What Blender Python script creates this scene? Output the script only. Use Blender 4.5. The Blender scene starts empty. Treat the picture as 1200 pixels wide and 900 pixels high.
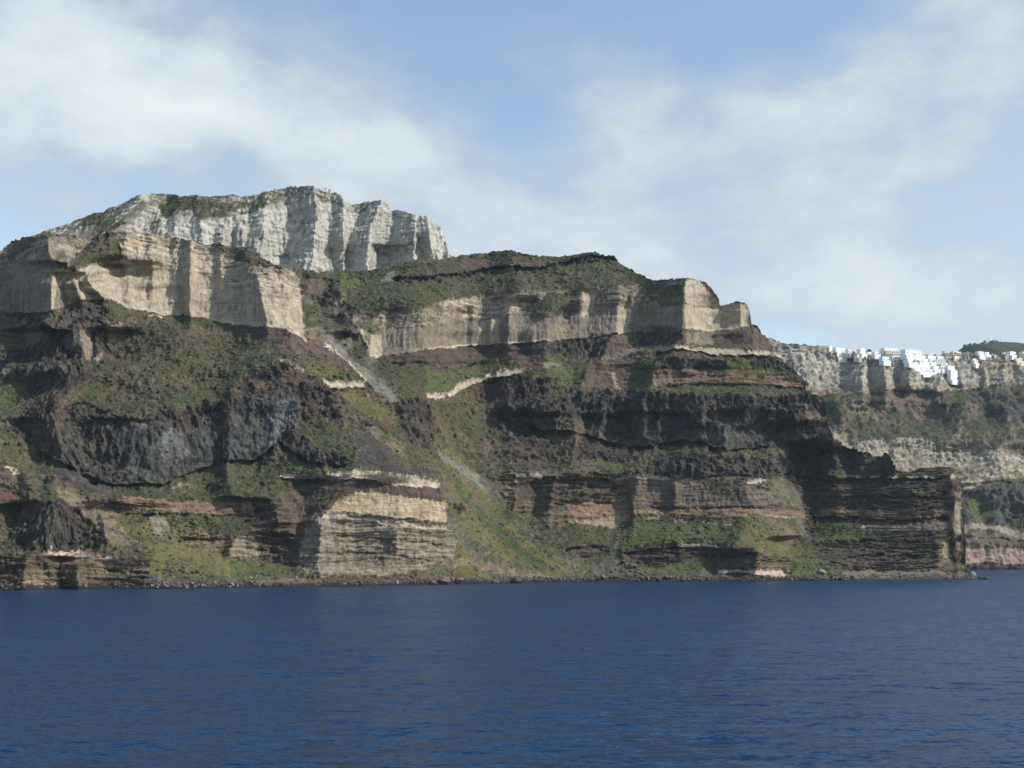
import bpy, bmesh, math, random, time
import numpy as np
T0 = time.time()
sc = bpy.context.scene
COL = sc.collection

# ------------------------------------------------------------------ camera, world, sun, exposure
H = 25.0                       # camera height above the sea (deck of a ship)
F = 1449.0                     # focal length in survey pixels (1200 px wide photograph)
VH = 650.0                     # horizon row of the survey
cam = bpy.data.cameras.new("camera")
cam.sensor_width = 36.0
cam.lens = F / 1200 * 36
cam.shift_y = (VH - 450) / 1200
cam.clip_start = 1.0
cam.clip_end = 90000.0
camo = bpy.data.objects.new("camera", cam)
camo.location = (0, 0, H)
camo.rotation_euler = (math.radians(90), 0, 0)
COL.objects.link(camo)
sc.camera = camo

SUN_AZ = 75.0                  # degrees to the right of "straight behind the camera"
SUN_EL = 40.0
ca, sa, ce, se = (math.cos(math.radians(SUN_AZ)), math.sin(math.radians(SUN_AZ)),
                  math.cos(math.radians(SUN_EL)), math.sin(math.radians(SUN_EL)))
SUN = np.array([sa * ce, -ca * ce, se])
sun = bpy.data.lights.new("sun", 'SUN')
sun.energy = 5.0
sun.angle = math.radians(0.5)
sun.color = (1.0, 0.95, 0.86)
suno = bpy.data.objects.new("sun", sun)
from mathutils import Vector
suno.rotation_euler = Vector(SUN).to_track_quat('Z', 'Y').to_euler()
COL.objects.link(suno)

sc.view_settings.view_transform = 'Standard'
sc.view_settings.look = 'None'
sc.view_settings.gamma = 1
sc.view_settings.exposure = 0.0
sc.render.film_transparent = False
sc.cycles.max_bounces = 4
sc.cycles.diffuse_bounces = 2
sc.cycles.glossy_bounces = 3
sc.cycles.volume_bounces = 0

def N(nt, t, loc=None, **kw):
    n = nt.nodes.new(t)
    for k, v in kw.items():
        if k in n.inputs.keys() if hasattr(n.inputs, 'keys') else False:
            n.inputs[k].default_value = v
        else:
            setattr(n, k, v)
    return n

def L(nt, a, b):
    nt.links.new(a, b)

def math_node(nt, op, a, b=None, c=None, clamp=False):
    n = nt.nodes.new('ShaderNodeMath'); n.operation = op; n.use_clamp = clamp
    for i, x in enumerate((a, b, c)):
        if x is None: continue
        if isinstance(x, (int, float)): n.inputs[i].default_value = x
        else: nt.links.new(x, n.inputs[i])
    return n.outputs[0]

def build_world():
    w = bpy.data.worlds.new("World"); sc.world = w; w.use_nodes = True
    nt = w.node_tree; nt.nodes.clear()
    out = nt.nodes.new('ShaderNodeOutputWorld')
    bg = nt.nodes.new('ShaderNodeBackground'); bg.inputs[1].default_value = 0.14
    sky = nt.nodes.new('ShaderNodeTexSky'); sky.sky_type = 'NISHITA'; sky.sun_disc = False
    sky.sun_elevation = math.radians(SUN_EL)
    # Blender: rotation 0 = sun at +Y, positive turns clockwise seen from above
    sky.sun_rotation = math.atan2(SUN[0], SUN[1])
    sky.air_density = 1.0; sky.dust_density = .5; sky.ozone_density = 1.2
    tc = nt.nodes.new('ShaderNodeTexCoord')
    nrm = nt.nodes.new('ShaderNodeVectorMath'); nrm.operation = 'NORMALIZE'; L(nt, tc.outputs['Generated'], nrm.inputs[0])
    d = nrm.outputs[0]
    # wispy warp
    nw = nt.nodes.new('ShaderNodeTexNoise'); nw.inputs['Scale'].default_value = 7.0; nw.inputs['Detail'].default_value = 5
    L(nt, d, nw.inputs['Vector'])
    wv = nt.nodes.new('ShaderNodeVectorMath'); wv.operation = 'SUBTRACT'; L(nt, nw.outputs['Color'], wv.inputs[0]); wv.inputs[1].default_value = (.5, .5, .5)
    ws = nt.nodes.new('ShaderNodeVectorMath'); ws.operation = 'MULTIPLY_ADD'; L(nt, wv.outputs[0], ws.inputs[0]); ws.inputs[1].default_value = (.16, .16, .10); L(nt, d, ws.inputs[2])
    dw = ws.outputs[0]
    # cloud banks: (bearing deg, elevation deg, half width, half height, weight)
    banks = CLOUDS
    total = None
    for (u, v, ru, rv, wt) in banks:
        az = math.atan((u - 600) / F); el = math.atan((VH - v) / F * math.cos(az))
        c = (math.sin(az) * math.cos(el), math.cos(az) * math.cos(el), math.sin(el))
        sub = nt.nodes.new('ShaderNodeVectorMath'); sub.operation = 'SUBTRACT'; L(nt, dw, sub.inputs[0]); sub.inputs[1].default_value = c
        mul = nt.nodes.new('ShaderNodeVectorMath'); mul.operation = 'MULTIPLY'; L(nt, sub.outputs[0], mul.inputs[0])
        mul.inputs[1].default_value = (F / ru, F / ru, F / rv)
        ln = nt.nodes.new('ShaderNodeVectorMath'); ln.operation = 'LENGTH'; L(nt, mul.outputs[0], ln.inputs[0])
        f = nt.nodes.new('ShaderNodeMapRange'); f.interpolation_type = 'SMOOTHSTEP'; f.inputs[1].default_value = 0.1; f.inputs[2].default_value = 1.25
        f.inputs[3].default_value = wt; f.inputs[4].default_value = 0.0; L(nt, ln.outputs['Value'], f.inputs[0])
        total = f.outputs[0] if total is None else math_node(nt, 'ADD', total, f.outputs[0])
    # the rest of the sky carries broken cloud of the same kind
    n1 = nt.nodes.new('ShaderNodeTexNoise'); n1.inputs['Scale'].default_value = 3.2; n1.inputs['Detail'].default_value = 9; n1.inputs['Roughness'].default_value = .56
    sc1 = nt.nodes.new('ShaderNodeVectorMath'); sc1.operation = 'MULTIPLY'; L(nt, d, sc1.inputs[0]); sc1.inputs[1].default_value = (1, 1, 1.9)
    L(nt, sc1.outputs[0], n1.inputs['Vector'])
    n2 = nt.nodes.new('ShaderNodeTexNoise'); n2.inputs['Scale'].default_value = 10; n2.inputs['Detail'].default_value = 10; n2.inputs['Roughness'].default_value = .62
    L(nt, sc1.outputs[0], n2.inputs['Vector'])
    a = math_node(nt, 'MULTIPLY_ADD', n1.outputs['Fac'], 0.9, -0.45)
    b = math_node(nt, 'MULTIPLY_ADD', n2.outputs['Fac'], 1.25, -0.6)
    tot = math_node(nt, 'ADD', math_node(nt, 'ADD', math_node(nt, 'ADD', total, a), b), 0.05)
    dens = nt.nodes.new('ShaderNodeMapRange'); dens.interpolation_type = 'SMOOTHSTEP'
    dens.inputs[1].default_value = 0.06; dens.inputs[2].default_value = 0.95; dens.inputs[3].default_value = 0; dens.inputs[4].default_value = 1
    L(nt, tot, dens.inputs[0])
    # cloud tint: bright tops, soft grey blue bases
    cr = nt.nodes.new('ShaderNodeMix'); cr.data_type = 'RGBA'
    cr.inputs[6].default_value = (3.95, 4.6, 5.15, 1); cr.inputs[7].default_value = (6.5, 6.9, 6.9, 1)
    sh = nt.nodes.new('ShaderNodeMapRange'); sh.inputs[1].default_value = 0.55; sh.inputs[2].default_value = 1.45; L(nt, tot, sh.inputs[0])
    L(nt, sh.outputs[0], cr.inputs[0])
    mx = nt.nodes.new('ShaderNodeMix'); mx.data_type = 'RGBA'
    L(nt, dens.outputs[0], mx.inputs[0])
    tint = nt.nodes.new('ShaderNodeMix'); tint.data_type = 'RGBA'; tint.blend_type = 'MULTIPLY'; tint.inputs[0].default_value = 1
    L(nt, sky.outputs[0], tint.inputs[6]); tint.inputs[7].default_value = (1.62, 1.50, 1.36, 1)
    L(nt, tint.outputs[2], mx.inputs[6]); L(nt, cr.outputs[2], mx.inputs[7])
    L(nt, mx.outputs[2], bg.inputs[0]); L(nt, bg.outputs[0], out.inputs[0])

CLOUDS = [(120, 120, 210, 120, .60), (320, 150, 210, 100, .60), (40, 60, 190, 120, .45), (250, 20, 200, 60, .3), (430, 235, 190, 90, .42), (60, 280, 220, 70, .45),
          (820, 130, 210, 80, .52), (690, 100, 110, 60, .28), (1130, 60, 170, 110, .62), (940, 130, 120, 70, .3), (1080, 220, 240, 80, .52), (760, 230, 300, 100, .46),
          (1120, 340, 240, 90, .55), (620, 300, 220, 80, .38), (640, 430, 900, 130, .30), (900, 330, 260, 90, .40)]
build_world()

# ------------------------------------------------------------------ helpers
rng = np.random.default_rng(7)
GR = rng.normal(size=(256, 3)); GR /= np.linalg.norm(GR, axis=1)[:, None]; GR = GR.astype(np.float32)

def _h(ix, iy, iz, seed):
    h = (ix.astype(np.uint32) * np.uint32(374761393) + iy.astype(np.uint32) * np.uint32(668265263)
         + iz.astype(np.uint32) * np.uint32(2147483647 - 1013) + np.uint32(seed * 974711 & 0xffffffff))
    h ^= h >> np.uint32(13); h *= np.uint32(1274126177); h ^= h >> np.uint32(16); h *= np.uint32(2246822519); h ^= h >> np.uint32(15)
    return h

def perlin(x, y, z, seed=0):
    x = np.asarray(x, np.float32); y = np.asarray(y, np.float32); z = np.asarray(z, np.float32)
    xi = np.floor(x); yi = np.floor(y); zi = np.floor(z)
    fx = x - xi; fy = y - yi; fz = z - zi
    xi = xi.astype(np.int32); yi = yi.astype(np.int32); zi = zi.astype(np.int32)
    ux = fx * fx * fx * (fx * (fx * 6 - 15) + 10); uy = fy * fy * fy * (fy * (fy * 6 - 15) + 10); uz = fz * fz * fz * (fz * (fz * 6 - 15) + 10)
    res = 0
    for dx in (0, 1):
        wx = ux if dx else 1 - ux
        for dy in (0, 1):
            wy = uy if dy else 1 - uy
            for dz in (0, 1):
                wz = uz if dz else 1 - uz
                g = GR[_h(xi + dx, yi + dy, zi + dz, seed) & np.uint32(255)]
                res = res + wx * wy * wz * (g[..., 0] * (fx - dx) + g[..., 1] * (fy - dy) + g[..., 2] * (fz - dz))
    return res * 1.5

def fbm(x, y, z, o=4, seed=0, gain=.5, ridged=False):
    s = 0; a = 1.0; n = 0; f = 1.0
    for i in range(o):
        p = perlin(x * f, y * f, z * f, seed + i)
        if ridged == 'billow': p = 2.4 * np.abs(p) - 1
        elif ridged: p = 1 - 2 * np.abs(p)
        s = s + a * p; n += a; a *= gain; f *= 2.03
    return s / n

def masked(mask, fn, *arr):
    out = np.zeros(mask.shape, np.float32)
    if mask.any(): out[mask] = fn(*[q[mask] for q in arr])
    return out

def blur(a, sig, axis):
    if sig <= 0: return a
    r = int(3 * sig + 1); k = np.exp(-.5 * (np.arange(-r, r + 1) / sig) ** 2); k /= k.sum()
    pad = [(0, 0)] * a.ndim; pad[axis] = (r, r)
    p = np.pad(a, pad, mode='edge'); out = np.zeros_like(a); n = a.shape[axis]
    for i, kk in enumerate(k):
        sl = [slice(None)] * a.ndim; sl[axis] = slice(i, i + n); out += kk * p[tuple(sl)]
    return out

def sstep(x, a, b):
    t = np.clip((x - a) / (b - a), 0, 1); return t * t * (3 - 2 * t)

def raster(polys, default, u0, u1, v0, v1, q=2):
    """zone id map; q samples per survey unit"""
    W_, H_ = int((u1 - u0) * q), int((v1 - v0) * q)
    ids = np.full((H_, W_), default, np.int16)
    uu = u0 + (np.arange(W_) + .5) / q; vv = v0 + (np.arange(H_) + .5) / q
    for zid, pts in polys:
        p = np.array(pts, float)
        i0, i1 = np.searchsorted(uu, [p[:, 0].min(), p[:, 0].max()]); j0, j1 = np.searchsorted(vv, [p[:, 1].min(), p[:, 1].max()])
        if i1 <= i0 or j1 <= j0: continue
        U, V = np.meshgrid(uu[i0:i1], vv[j0:j1]); ins = np.zeros(U.shape, bool)
        n = len(p)
        for k in range(n):
            (xa, ya), (xb, yb) = p[k], p[(k + 1) % n]
            if ya == yb: continue
            c = ((ya > V) != (yb > V)) & (U < (xb - xa) * (V - ya) / (yb - ya) + xa)
            ins ^= c
        ids[j0:j1, i0:i1][ins] = zid
    return ids

def band(pts, th, th2=None):
    """thin layer whose TOP edge follows pts"""
    th2 = th2 or th; n = len(pts)
    low = [(u, v + th + (th2 - th) * i / max(1, n - 1)) for i, (u, v) in enumerate(pts)]
    return list(pts) + low[::-1]

def line(pts, w0, w1=None):
    w1 = w1 or w0; n = len(pts); a = []; b = []
    for i, (u, v) in enumerate(pts):
        p0 = pts[max(0, i - 1)]; p1 = pts[min(n - 1, i + 1)]
        dx, dy = p1[0] - p0[0], p1[1] - p0[1]; l = math.hypot(dx, dy) or 1
        w = (w0 + (w1 - w0) * i / max(1, n - 1)) / 2
        a.append((u - dy / l * w, v + dx / l * w)); b.append((u + dy / l * w, v - dx / l * w))
    return a + b[::-1]

# rock kinds: slope deg, strata m, lava m, flute m, rough m, vegetation 0..1, colours a, b, colour-band 0..1
K = {}
KN = []
def kind(name, slope, strata, lava, flute, rough, veg, ca_, cb_, bandc=0., vcol=0):
    K[name] = len(KN); KN.append((slope, strata, lava, flute, rough, veg, ca_, cb_, bandc, vcol))

kind('scrub',      42, .8, 3.0, .0, 2.2, .42, (.122, .098, .066), (.036, .031, .025), .45)
kind('tuff',       80, .10, .2, 1.5, .30, .0, (.400, .345, .255), (.268, .228, .168), .12)
kind('tuff_grey',  78, .15, .3, 1.6, .40, .02, (.232, .200, .154), (.125, .108, .086), .16)
kind('cap',        62, 1.15, .7, 1.2, .8, .24, (.450, .392, .300), (.200, .168, .126), .75)
kind('cap_brown',  62, 1.2, .8, 1.2, .9, .38, (.310, .265, .200), (.115, .095, .072), .75)
kind('tuff_dim',   74, .8, .8, 1.2, .6, .12, (.165, .138, .108), (.075, .062, .051), .35)
kind('cream',      76, .3, .3, .9, .4, .02, (.460, .400, .312), (.290, .243, .184), .3)
kind('cream_dim',  72, .6, .4, .7, .6, .12, (.300, .248, .185), (.160, .128, .094), .4)
kind('redtuff',    66, .7, 1.0, 1.0, .8, .12, (.092, .069, .055), (.048, .037, .032), .4)
kind('redslope',   52, .5, 1.6, .7, 1.0, .22, (.122, .087, .065), (.060, .045, .037), .3)
kind('grass',      36, .5, 1.5, 0, 1.8, .70, (.105, .084, .062), (.052, .044, .034), .3)
kind('green',      37, .5, .8, 0, 1.4, .95, (.110, .092, .060), (.056, .050, .034), .2, 1)
kind('lava',       64, .0, 7.2, 1.6, 2.0, .16, (.078, .070, .060), (.014, .014, .014), .1)
kind('lava_blue',  68, .1, 4.0, 1.6, .8, .08, (.082, .087, .082), (.024, .024, .023), .0)
kind('lava_pale',  66, .2, 4.0, .9, 1.4, .02, (.150, .157, .152), (.052, .054, .054), .1)
kind('lava_purple', 58, .3, 6.0, .6, 2.2, .16, (.066, .053, .043), (.019, .017, .016), .1)
kind('darkscree',  38, .3, .8, 0, 1.1, .20, (.056, .050, .046), (.030, .028, .028), .0)
kind('scree',      36, .0, .5, 0, .8, .12, (.190, .184, .158), (.100, .097, .083), .0)
kind('scree_green', 37, .2, .8, 0, 1.2, .42, (.140, .136, .100), (.068, .067, .050), .0)
kind('strata',     64, 2.2, 1.2, .8, .9, .30, (.172, .134, .084), (.046, .037, .028), .75)
kind('strata_grey', 70, 1.7, .6, 1.0, .8, .16, (.265, .228, .178), (.100, .083, .066), .75)
kind('strata_dark', 70, 2.8, 1.8, .9, 1.1, .24, (.098, .078, .060), (.030, .025, .023), .75)
kind('orange',     62, 1.3, .9, .7, .8, .16, (.230, .152, .100), (.105, .070, .052), .6)
kind('yellowtan',  74, .7, .4, 1.1, .5, .02, (.410, .335, .225), (.240, .188, .125), .5)
kind('talus',      35, .1, .5, 0, 1.0, .60, (.160, .130, .072), (.085, .070, .044), .0, 2)
kind('tan_scree',  38, .6, 1.2, 0, 1.2, .34, (.205, .160, .110), (.105, .082, .060), .2, 2)
kind('redspot',    55, .8, .8, 0, .8, .06, (.135, .062, .045), (.080, .045, .036), .3)
kind('rubble',     28, .0, 1.5, 0, 1.3, .12, (.105, .096, .084), (.038, .035, .032), .0)
kind('shelf',      25, .4, .5, 0, .7, .10, (.185, .160, .126), (.090, .076, .060), .3)
kind('peak',       70, .95, .8, 2.4, .75, .06, (.465, .455, .405), (.290, .283, .252), .5)
kind('peak_green', 58, 1.0, .9, 1.6, 1.0, .48, (.390, .380, .325), (.230, .222, .190), .4)
kind('far_pale',   64, .9, 3.2, 3.0, 1.6, .24, (.410, .390, .335), (.240, .226, .192), .4)
kind('far_strata', 58, 1.4, 3.2, 1.8, 1.6, .28, (.370, .338, .265), (.195, .174, .136), .5)
kind('far_slope',  40, .8, 4.0, .8, 2.2, .56, (.170, .144, .108), (.095, .080, .064), .2)
kind('far_tan',    60, .8, 2.0, 1.2, 1.2, .20, (.315, .270, .205), (.190, .160, .122), .3)
kind('far_red',    58, .9, 3.0, 1.0, 1.5, .22, (.165, .122, .100), (.090, .070, .062), .3)
kind('far_dark',   54, .5, 6.0, .7, 2.0, .46, (.080, .080, .077), (.038, .039, .042), .0)
kind('far_pink',   70, .9, 1.0, 1.8, .8, .04, (.320, .250, .200), (.200, .135, .110), .4)

VEG = np.array([[(.072, .077, .038), (.028, .033, .019)],
                [(.086, .102, .035), (.036, .048, .019)],
                [(.128, .112, .044), (.054, .062, .025)]], np.float32)

def ridge_offset(U, V, feats, boost=1.0, crest=None):
    """vertical arrises: (edge polyline, width of the face turned away from the sun, depth m, length of the other flank, mode, soft)
    the relief is summed along the coast, so that every listed face really turns away and its flank eases back"""
    slope = np.zeros(U.shape, np.float32); hold = np.zeros(U.shape, np.float32); lam = np.full(U.shape, 16., np.float32); off = np.zeros(U.shape, np.float32)
    for f in feats:
        pts, wl, D, wr = f[:4]; mode = f[4] if len(f) > 4 else 'out'; soft = f[5] if len(f) > 5 else 5.0
        if mode == 'out': D = D * boost
        p = np.array(pts, float)
        if abs(p[-1, 1] - p[0, 1]) < 1: continue
        if p[0, 1] > p[-1, 1]: p = p[::-1]
        if crest is not None and p[0, 1] < np.interp(p[0, 0], U[0], crest) + 16: p = np.vstack([[p[0, 0], p[0, 1] - 34], p])
        if mode == 'out': p = np.vstack([p, [p[-1, 0], p[-1, 1] + 6 + .16 * (p[-1, 1] - p[0, 1])]])
        v0, v1 = p[0, 1], p[-1, 1]
        vq = np.arange(v0 - 40, v1 + 40, .5); z0 = vq * 0
        wob = min(1, wl / 14) * (2.4 * perlin(vq / 24, z0 + p[0, 0], z0, 3) + .5 * perlin(vq / 6, z0 + p[0, 0], z0, 4))
        ve = np.interp(vq, p[:, 1], p[:, 0]) + wob
        r = np.where((V[:, 0] > v0 - soft * 2) & (V[:, 0] < v1 + soft * 2))[0]
        c = np.where((U[0] > p[:, 0].min() - wl * 1.3 - 3 * wr - 8) & (U[0] < p[:, 0].max() + 3 * wr + 8))[0]
        if not len(r) or not len(c): continue
        sl = (slice(r[0], r[-1] + 1), slice(c[0], c[-1] + 1))
        v = V[sl]; s = U[sl] - np.interp(v[:, 0], vq, ve)[:, None]
        if mode == 'out': soft = min(11., max(5., .25 * (v1 - v0)))
        w = sstep(v, v0 - soft, v0 + soft * .9) * (1 - sstep(v, v1 - soft * 1.6, v1 + soft))
        if mode == 'out':
            z1 = v[:, 0] * 0
            wv = wl * np.clip(.7 + .3 * w[:, 0] + .3 * perlin(v[:, 0] / 40, z1 + p[0, 0] * 1.3, z1, 11), .4, 1.3)[:, None]
            ins = (s > -wv) & (s <= 0)
            m = np.where(ins, w, 0)
            slope[sl] -= m * D / wv; hold[sl] = np.maximum(hold[sl], m)
            lam[sl] = np.where((s > -wv) & (s < 3 * wr) & (w > .3), wr, lam[sl])
        elif mode == 'in':
            off[sl] += D * w * np.where(s < 0, np.where(s > -wl, -s / wl, 1 - sstep(-s, wl, wl + 2 * wr)), 0)
        else:
            off[sl] += D * w * sstep(s, 0, wr) * (1 - sstep(s, 1.6 * wr, 3 * wr))
    o = np.zeros(U.shape[0], np.float32); du = np.gradient(U[0])
    acc = np.zeros_like(slope)
    for i in range(U.shape[1]):
        o = o * np.exp(-(1 - hold[:, i]) * du[i] / lam[:, i]) + slope[:, i] * du[i]
        acc[:, i] = o
    # arrises stay on the face of the cliff, what lies between them is eaten back
    k_ = max(3, int(48 / max(.5, float(np.median(du))))); pad = np.pad(acc, ((0, 0), (k_, k_)), mode='edge'); lo = acc.copy(); n = acc.shape[1]
    for i in range(0, 2 * k_ + 1, 2): np.minimum(lo, pad[:, i:i + n], out=lo)
    lo = blur(lo, 22 / max(.5, float(np.median(du))), 1)
    return off + blur(blur(acc - lo, 1.0, 1), 1.4, 0)

def ledge_offset(U, V, feats):
    """overhangs: (polyline of the lip, depth m, height over which the undercut dies out)"""
    off = np.zeros(U.shape, np.float32)
    for f in feats:
        pts, D, h = f[:3]
        p = np.array(sorted(pts), float)
        m = (U > p[0, 0]) & (U < p[-1, 0])
        if not m.any(): continue
        uq = np.arange(p[0, 0] - 5, p[-1, 0] + 5, .5); z0 = uq * 0; k0 = z0 + p[0, 0]
        vq = np.interp(uq, p[:, 0], p[:, 1]) + 2.2 * perlin(uq / 14, k0, z0, 5) + 1.5 * perlin(uq / 4.5, k0, z0, 6)
        dq = D * np.clip(.85 + 1.1 * perlin(uq / 20, k0, z0, 7) + .6 * perlin(uq / 6, k0, z0, 8), .1, 2)
        u1d = U[0]; vl = np.interp(u1d, uq, vq)[None]; D = np.interp(u1d, uq, dq)[None]; s = V - vl
        end = np.minimum(sstep(U, p[0, 0], p[0, 0] + 10), 1 - sstep(U, p[-1, 0] - 10, p[-1, 0]))
        g = np.where(s < 0, sstep(s, -1.2, .0), np.clip(1 - s / h, 0, 1)) * end
        off += np.where(m, D * g, 0)
    return off

def grid_mesh(name, P, colour, mat, smooth=False):
    nr, nc = P.shape[:2]
    me = bpy.data.meshes.new(name)
    me.vertices.add(nr * nc); me.vertices.foreach_set('co', P.reshape(-1).astype(np.float32))
    i = (np.arange(nr - 1)[:, None] * nc + np.arange(nc - 1)[None, :]).reshape(-1)
    f = np.stack([i, i + 1, i + nc + 1, i + nc], 1).astype(np.int32)
    me.loops.add(f.size); me.loops.foreach_set('vertex_index', f.reshape(-1))
    me.polygons.add(len(f)); me.polygons.foreach_set('loop_start', np.arange(0, f.size, 4, dtype=np.int32))
    me.polygons.foreach_set('loop_total', np.full(len(f), 4, np.int32))
    if smooth: me.polygons.foreach_set('use_smooth', np.ones(len(f), bool))
    if colour is not None:
        at = me.attributes.new('albedo', 'FLOAT_COLOR', 'POINT')
        c = np.ones((nr * nc, 4), np.float32); c[:, :3] = colour.reshape(-1, 3); at.data.foreach_set('color', c.reshape(-1))
    me.update(); me.validate()
    me.materials.append(mat)
    o = bpy.data.objects.new(name, me); COL.objects.link(o)
    return o

def rock_material(name, scale, bump=.6):
    m = bpy.data.materials.new(name); m.use_nodes = True; nt = m.node_tree; nt.nodes.clear()
    out = nt.nodes.new('ShaderNodeOutputMaterial'); b = nt.nodes.new('ShaderNodeBsdfPrincipled')
    b.inputs['Roughness'].default_value = .95; b.inputs['Specular IOR Level'].default_value = .15
    a = nt.nodes.new('ShaderNodeAttribute'); a.attribute_name = 'albedo'
    g = nt.nodes.new('ShaderNodeNewGeometry')
    n1 = nt.nodes.new('ShaderNodeTexNoise'); n1.inputs['Scale'].default_value = .55 * scale; n1.inputs['Detail'].default_value = 6; n1.inputs['Roughness'].default_value = .65
    L(nt, g.outputs['Position'], n1.inputs['Vector'])
    st = nt.nodes.new('ShaderNodeVectorMath'); st.operation = 'MULTIPLY'; st.inputs[1].default_value = (.22, .22, 1.6); L(nt, g.outputs['Position'], st.inputs[0])
    n2 = nt.nodes.new('ShaderNodeTexNoise'); n2.inputs['Scale'].default_value = .5 * scale; n2.inputs['Detail'].default_value = 4
    L(nt, st.outputs[0], n2.inputs['Vector'])
    s = math_node(nt, 'ADD', math_node(nt, 'MULTIPLY', n1.outputs['Fac'], 1.1), math_node(nt, 'MULTIPLY', n2.outputs['Fac'], .5))
    s = math_node(nt, 'ADD', s, .2)
    mul = nt.nodes.new('ShaderNodeVectorMath'); mul.operation = 'SCALE'; L(nt, a.outputs['Color'], mul.inputs[0]); L(nt, s, mul.inputs['Scale'])
    L(nt, mul.outputs[0], b.inputs['Base Color'])
    bp = nt.nodes.new('ShaderNodeBump'); bp.inputs['Strength'].default_value = bump; bp.inputs['Distance'].default_value = 1.2 / scale
    L(nt, n1.outputs['Fac'], bp.inputs['Height']); L(nt, bp.outputs[0], b.inputs['Normal'])
    L(nt, b.outputs[0], out.inputs[0])
    return m

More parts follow.
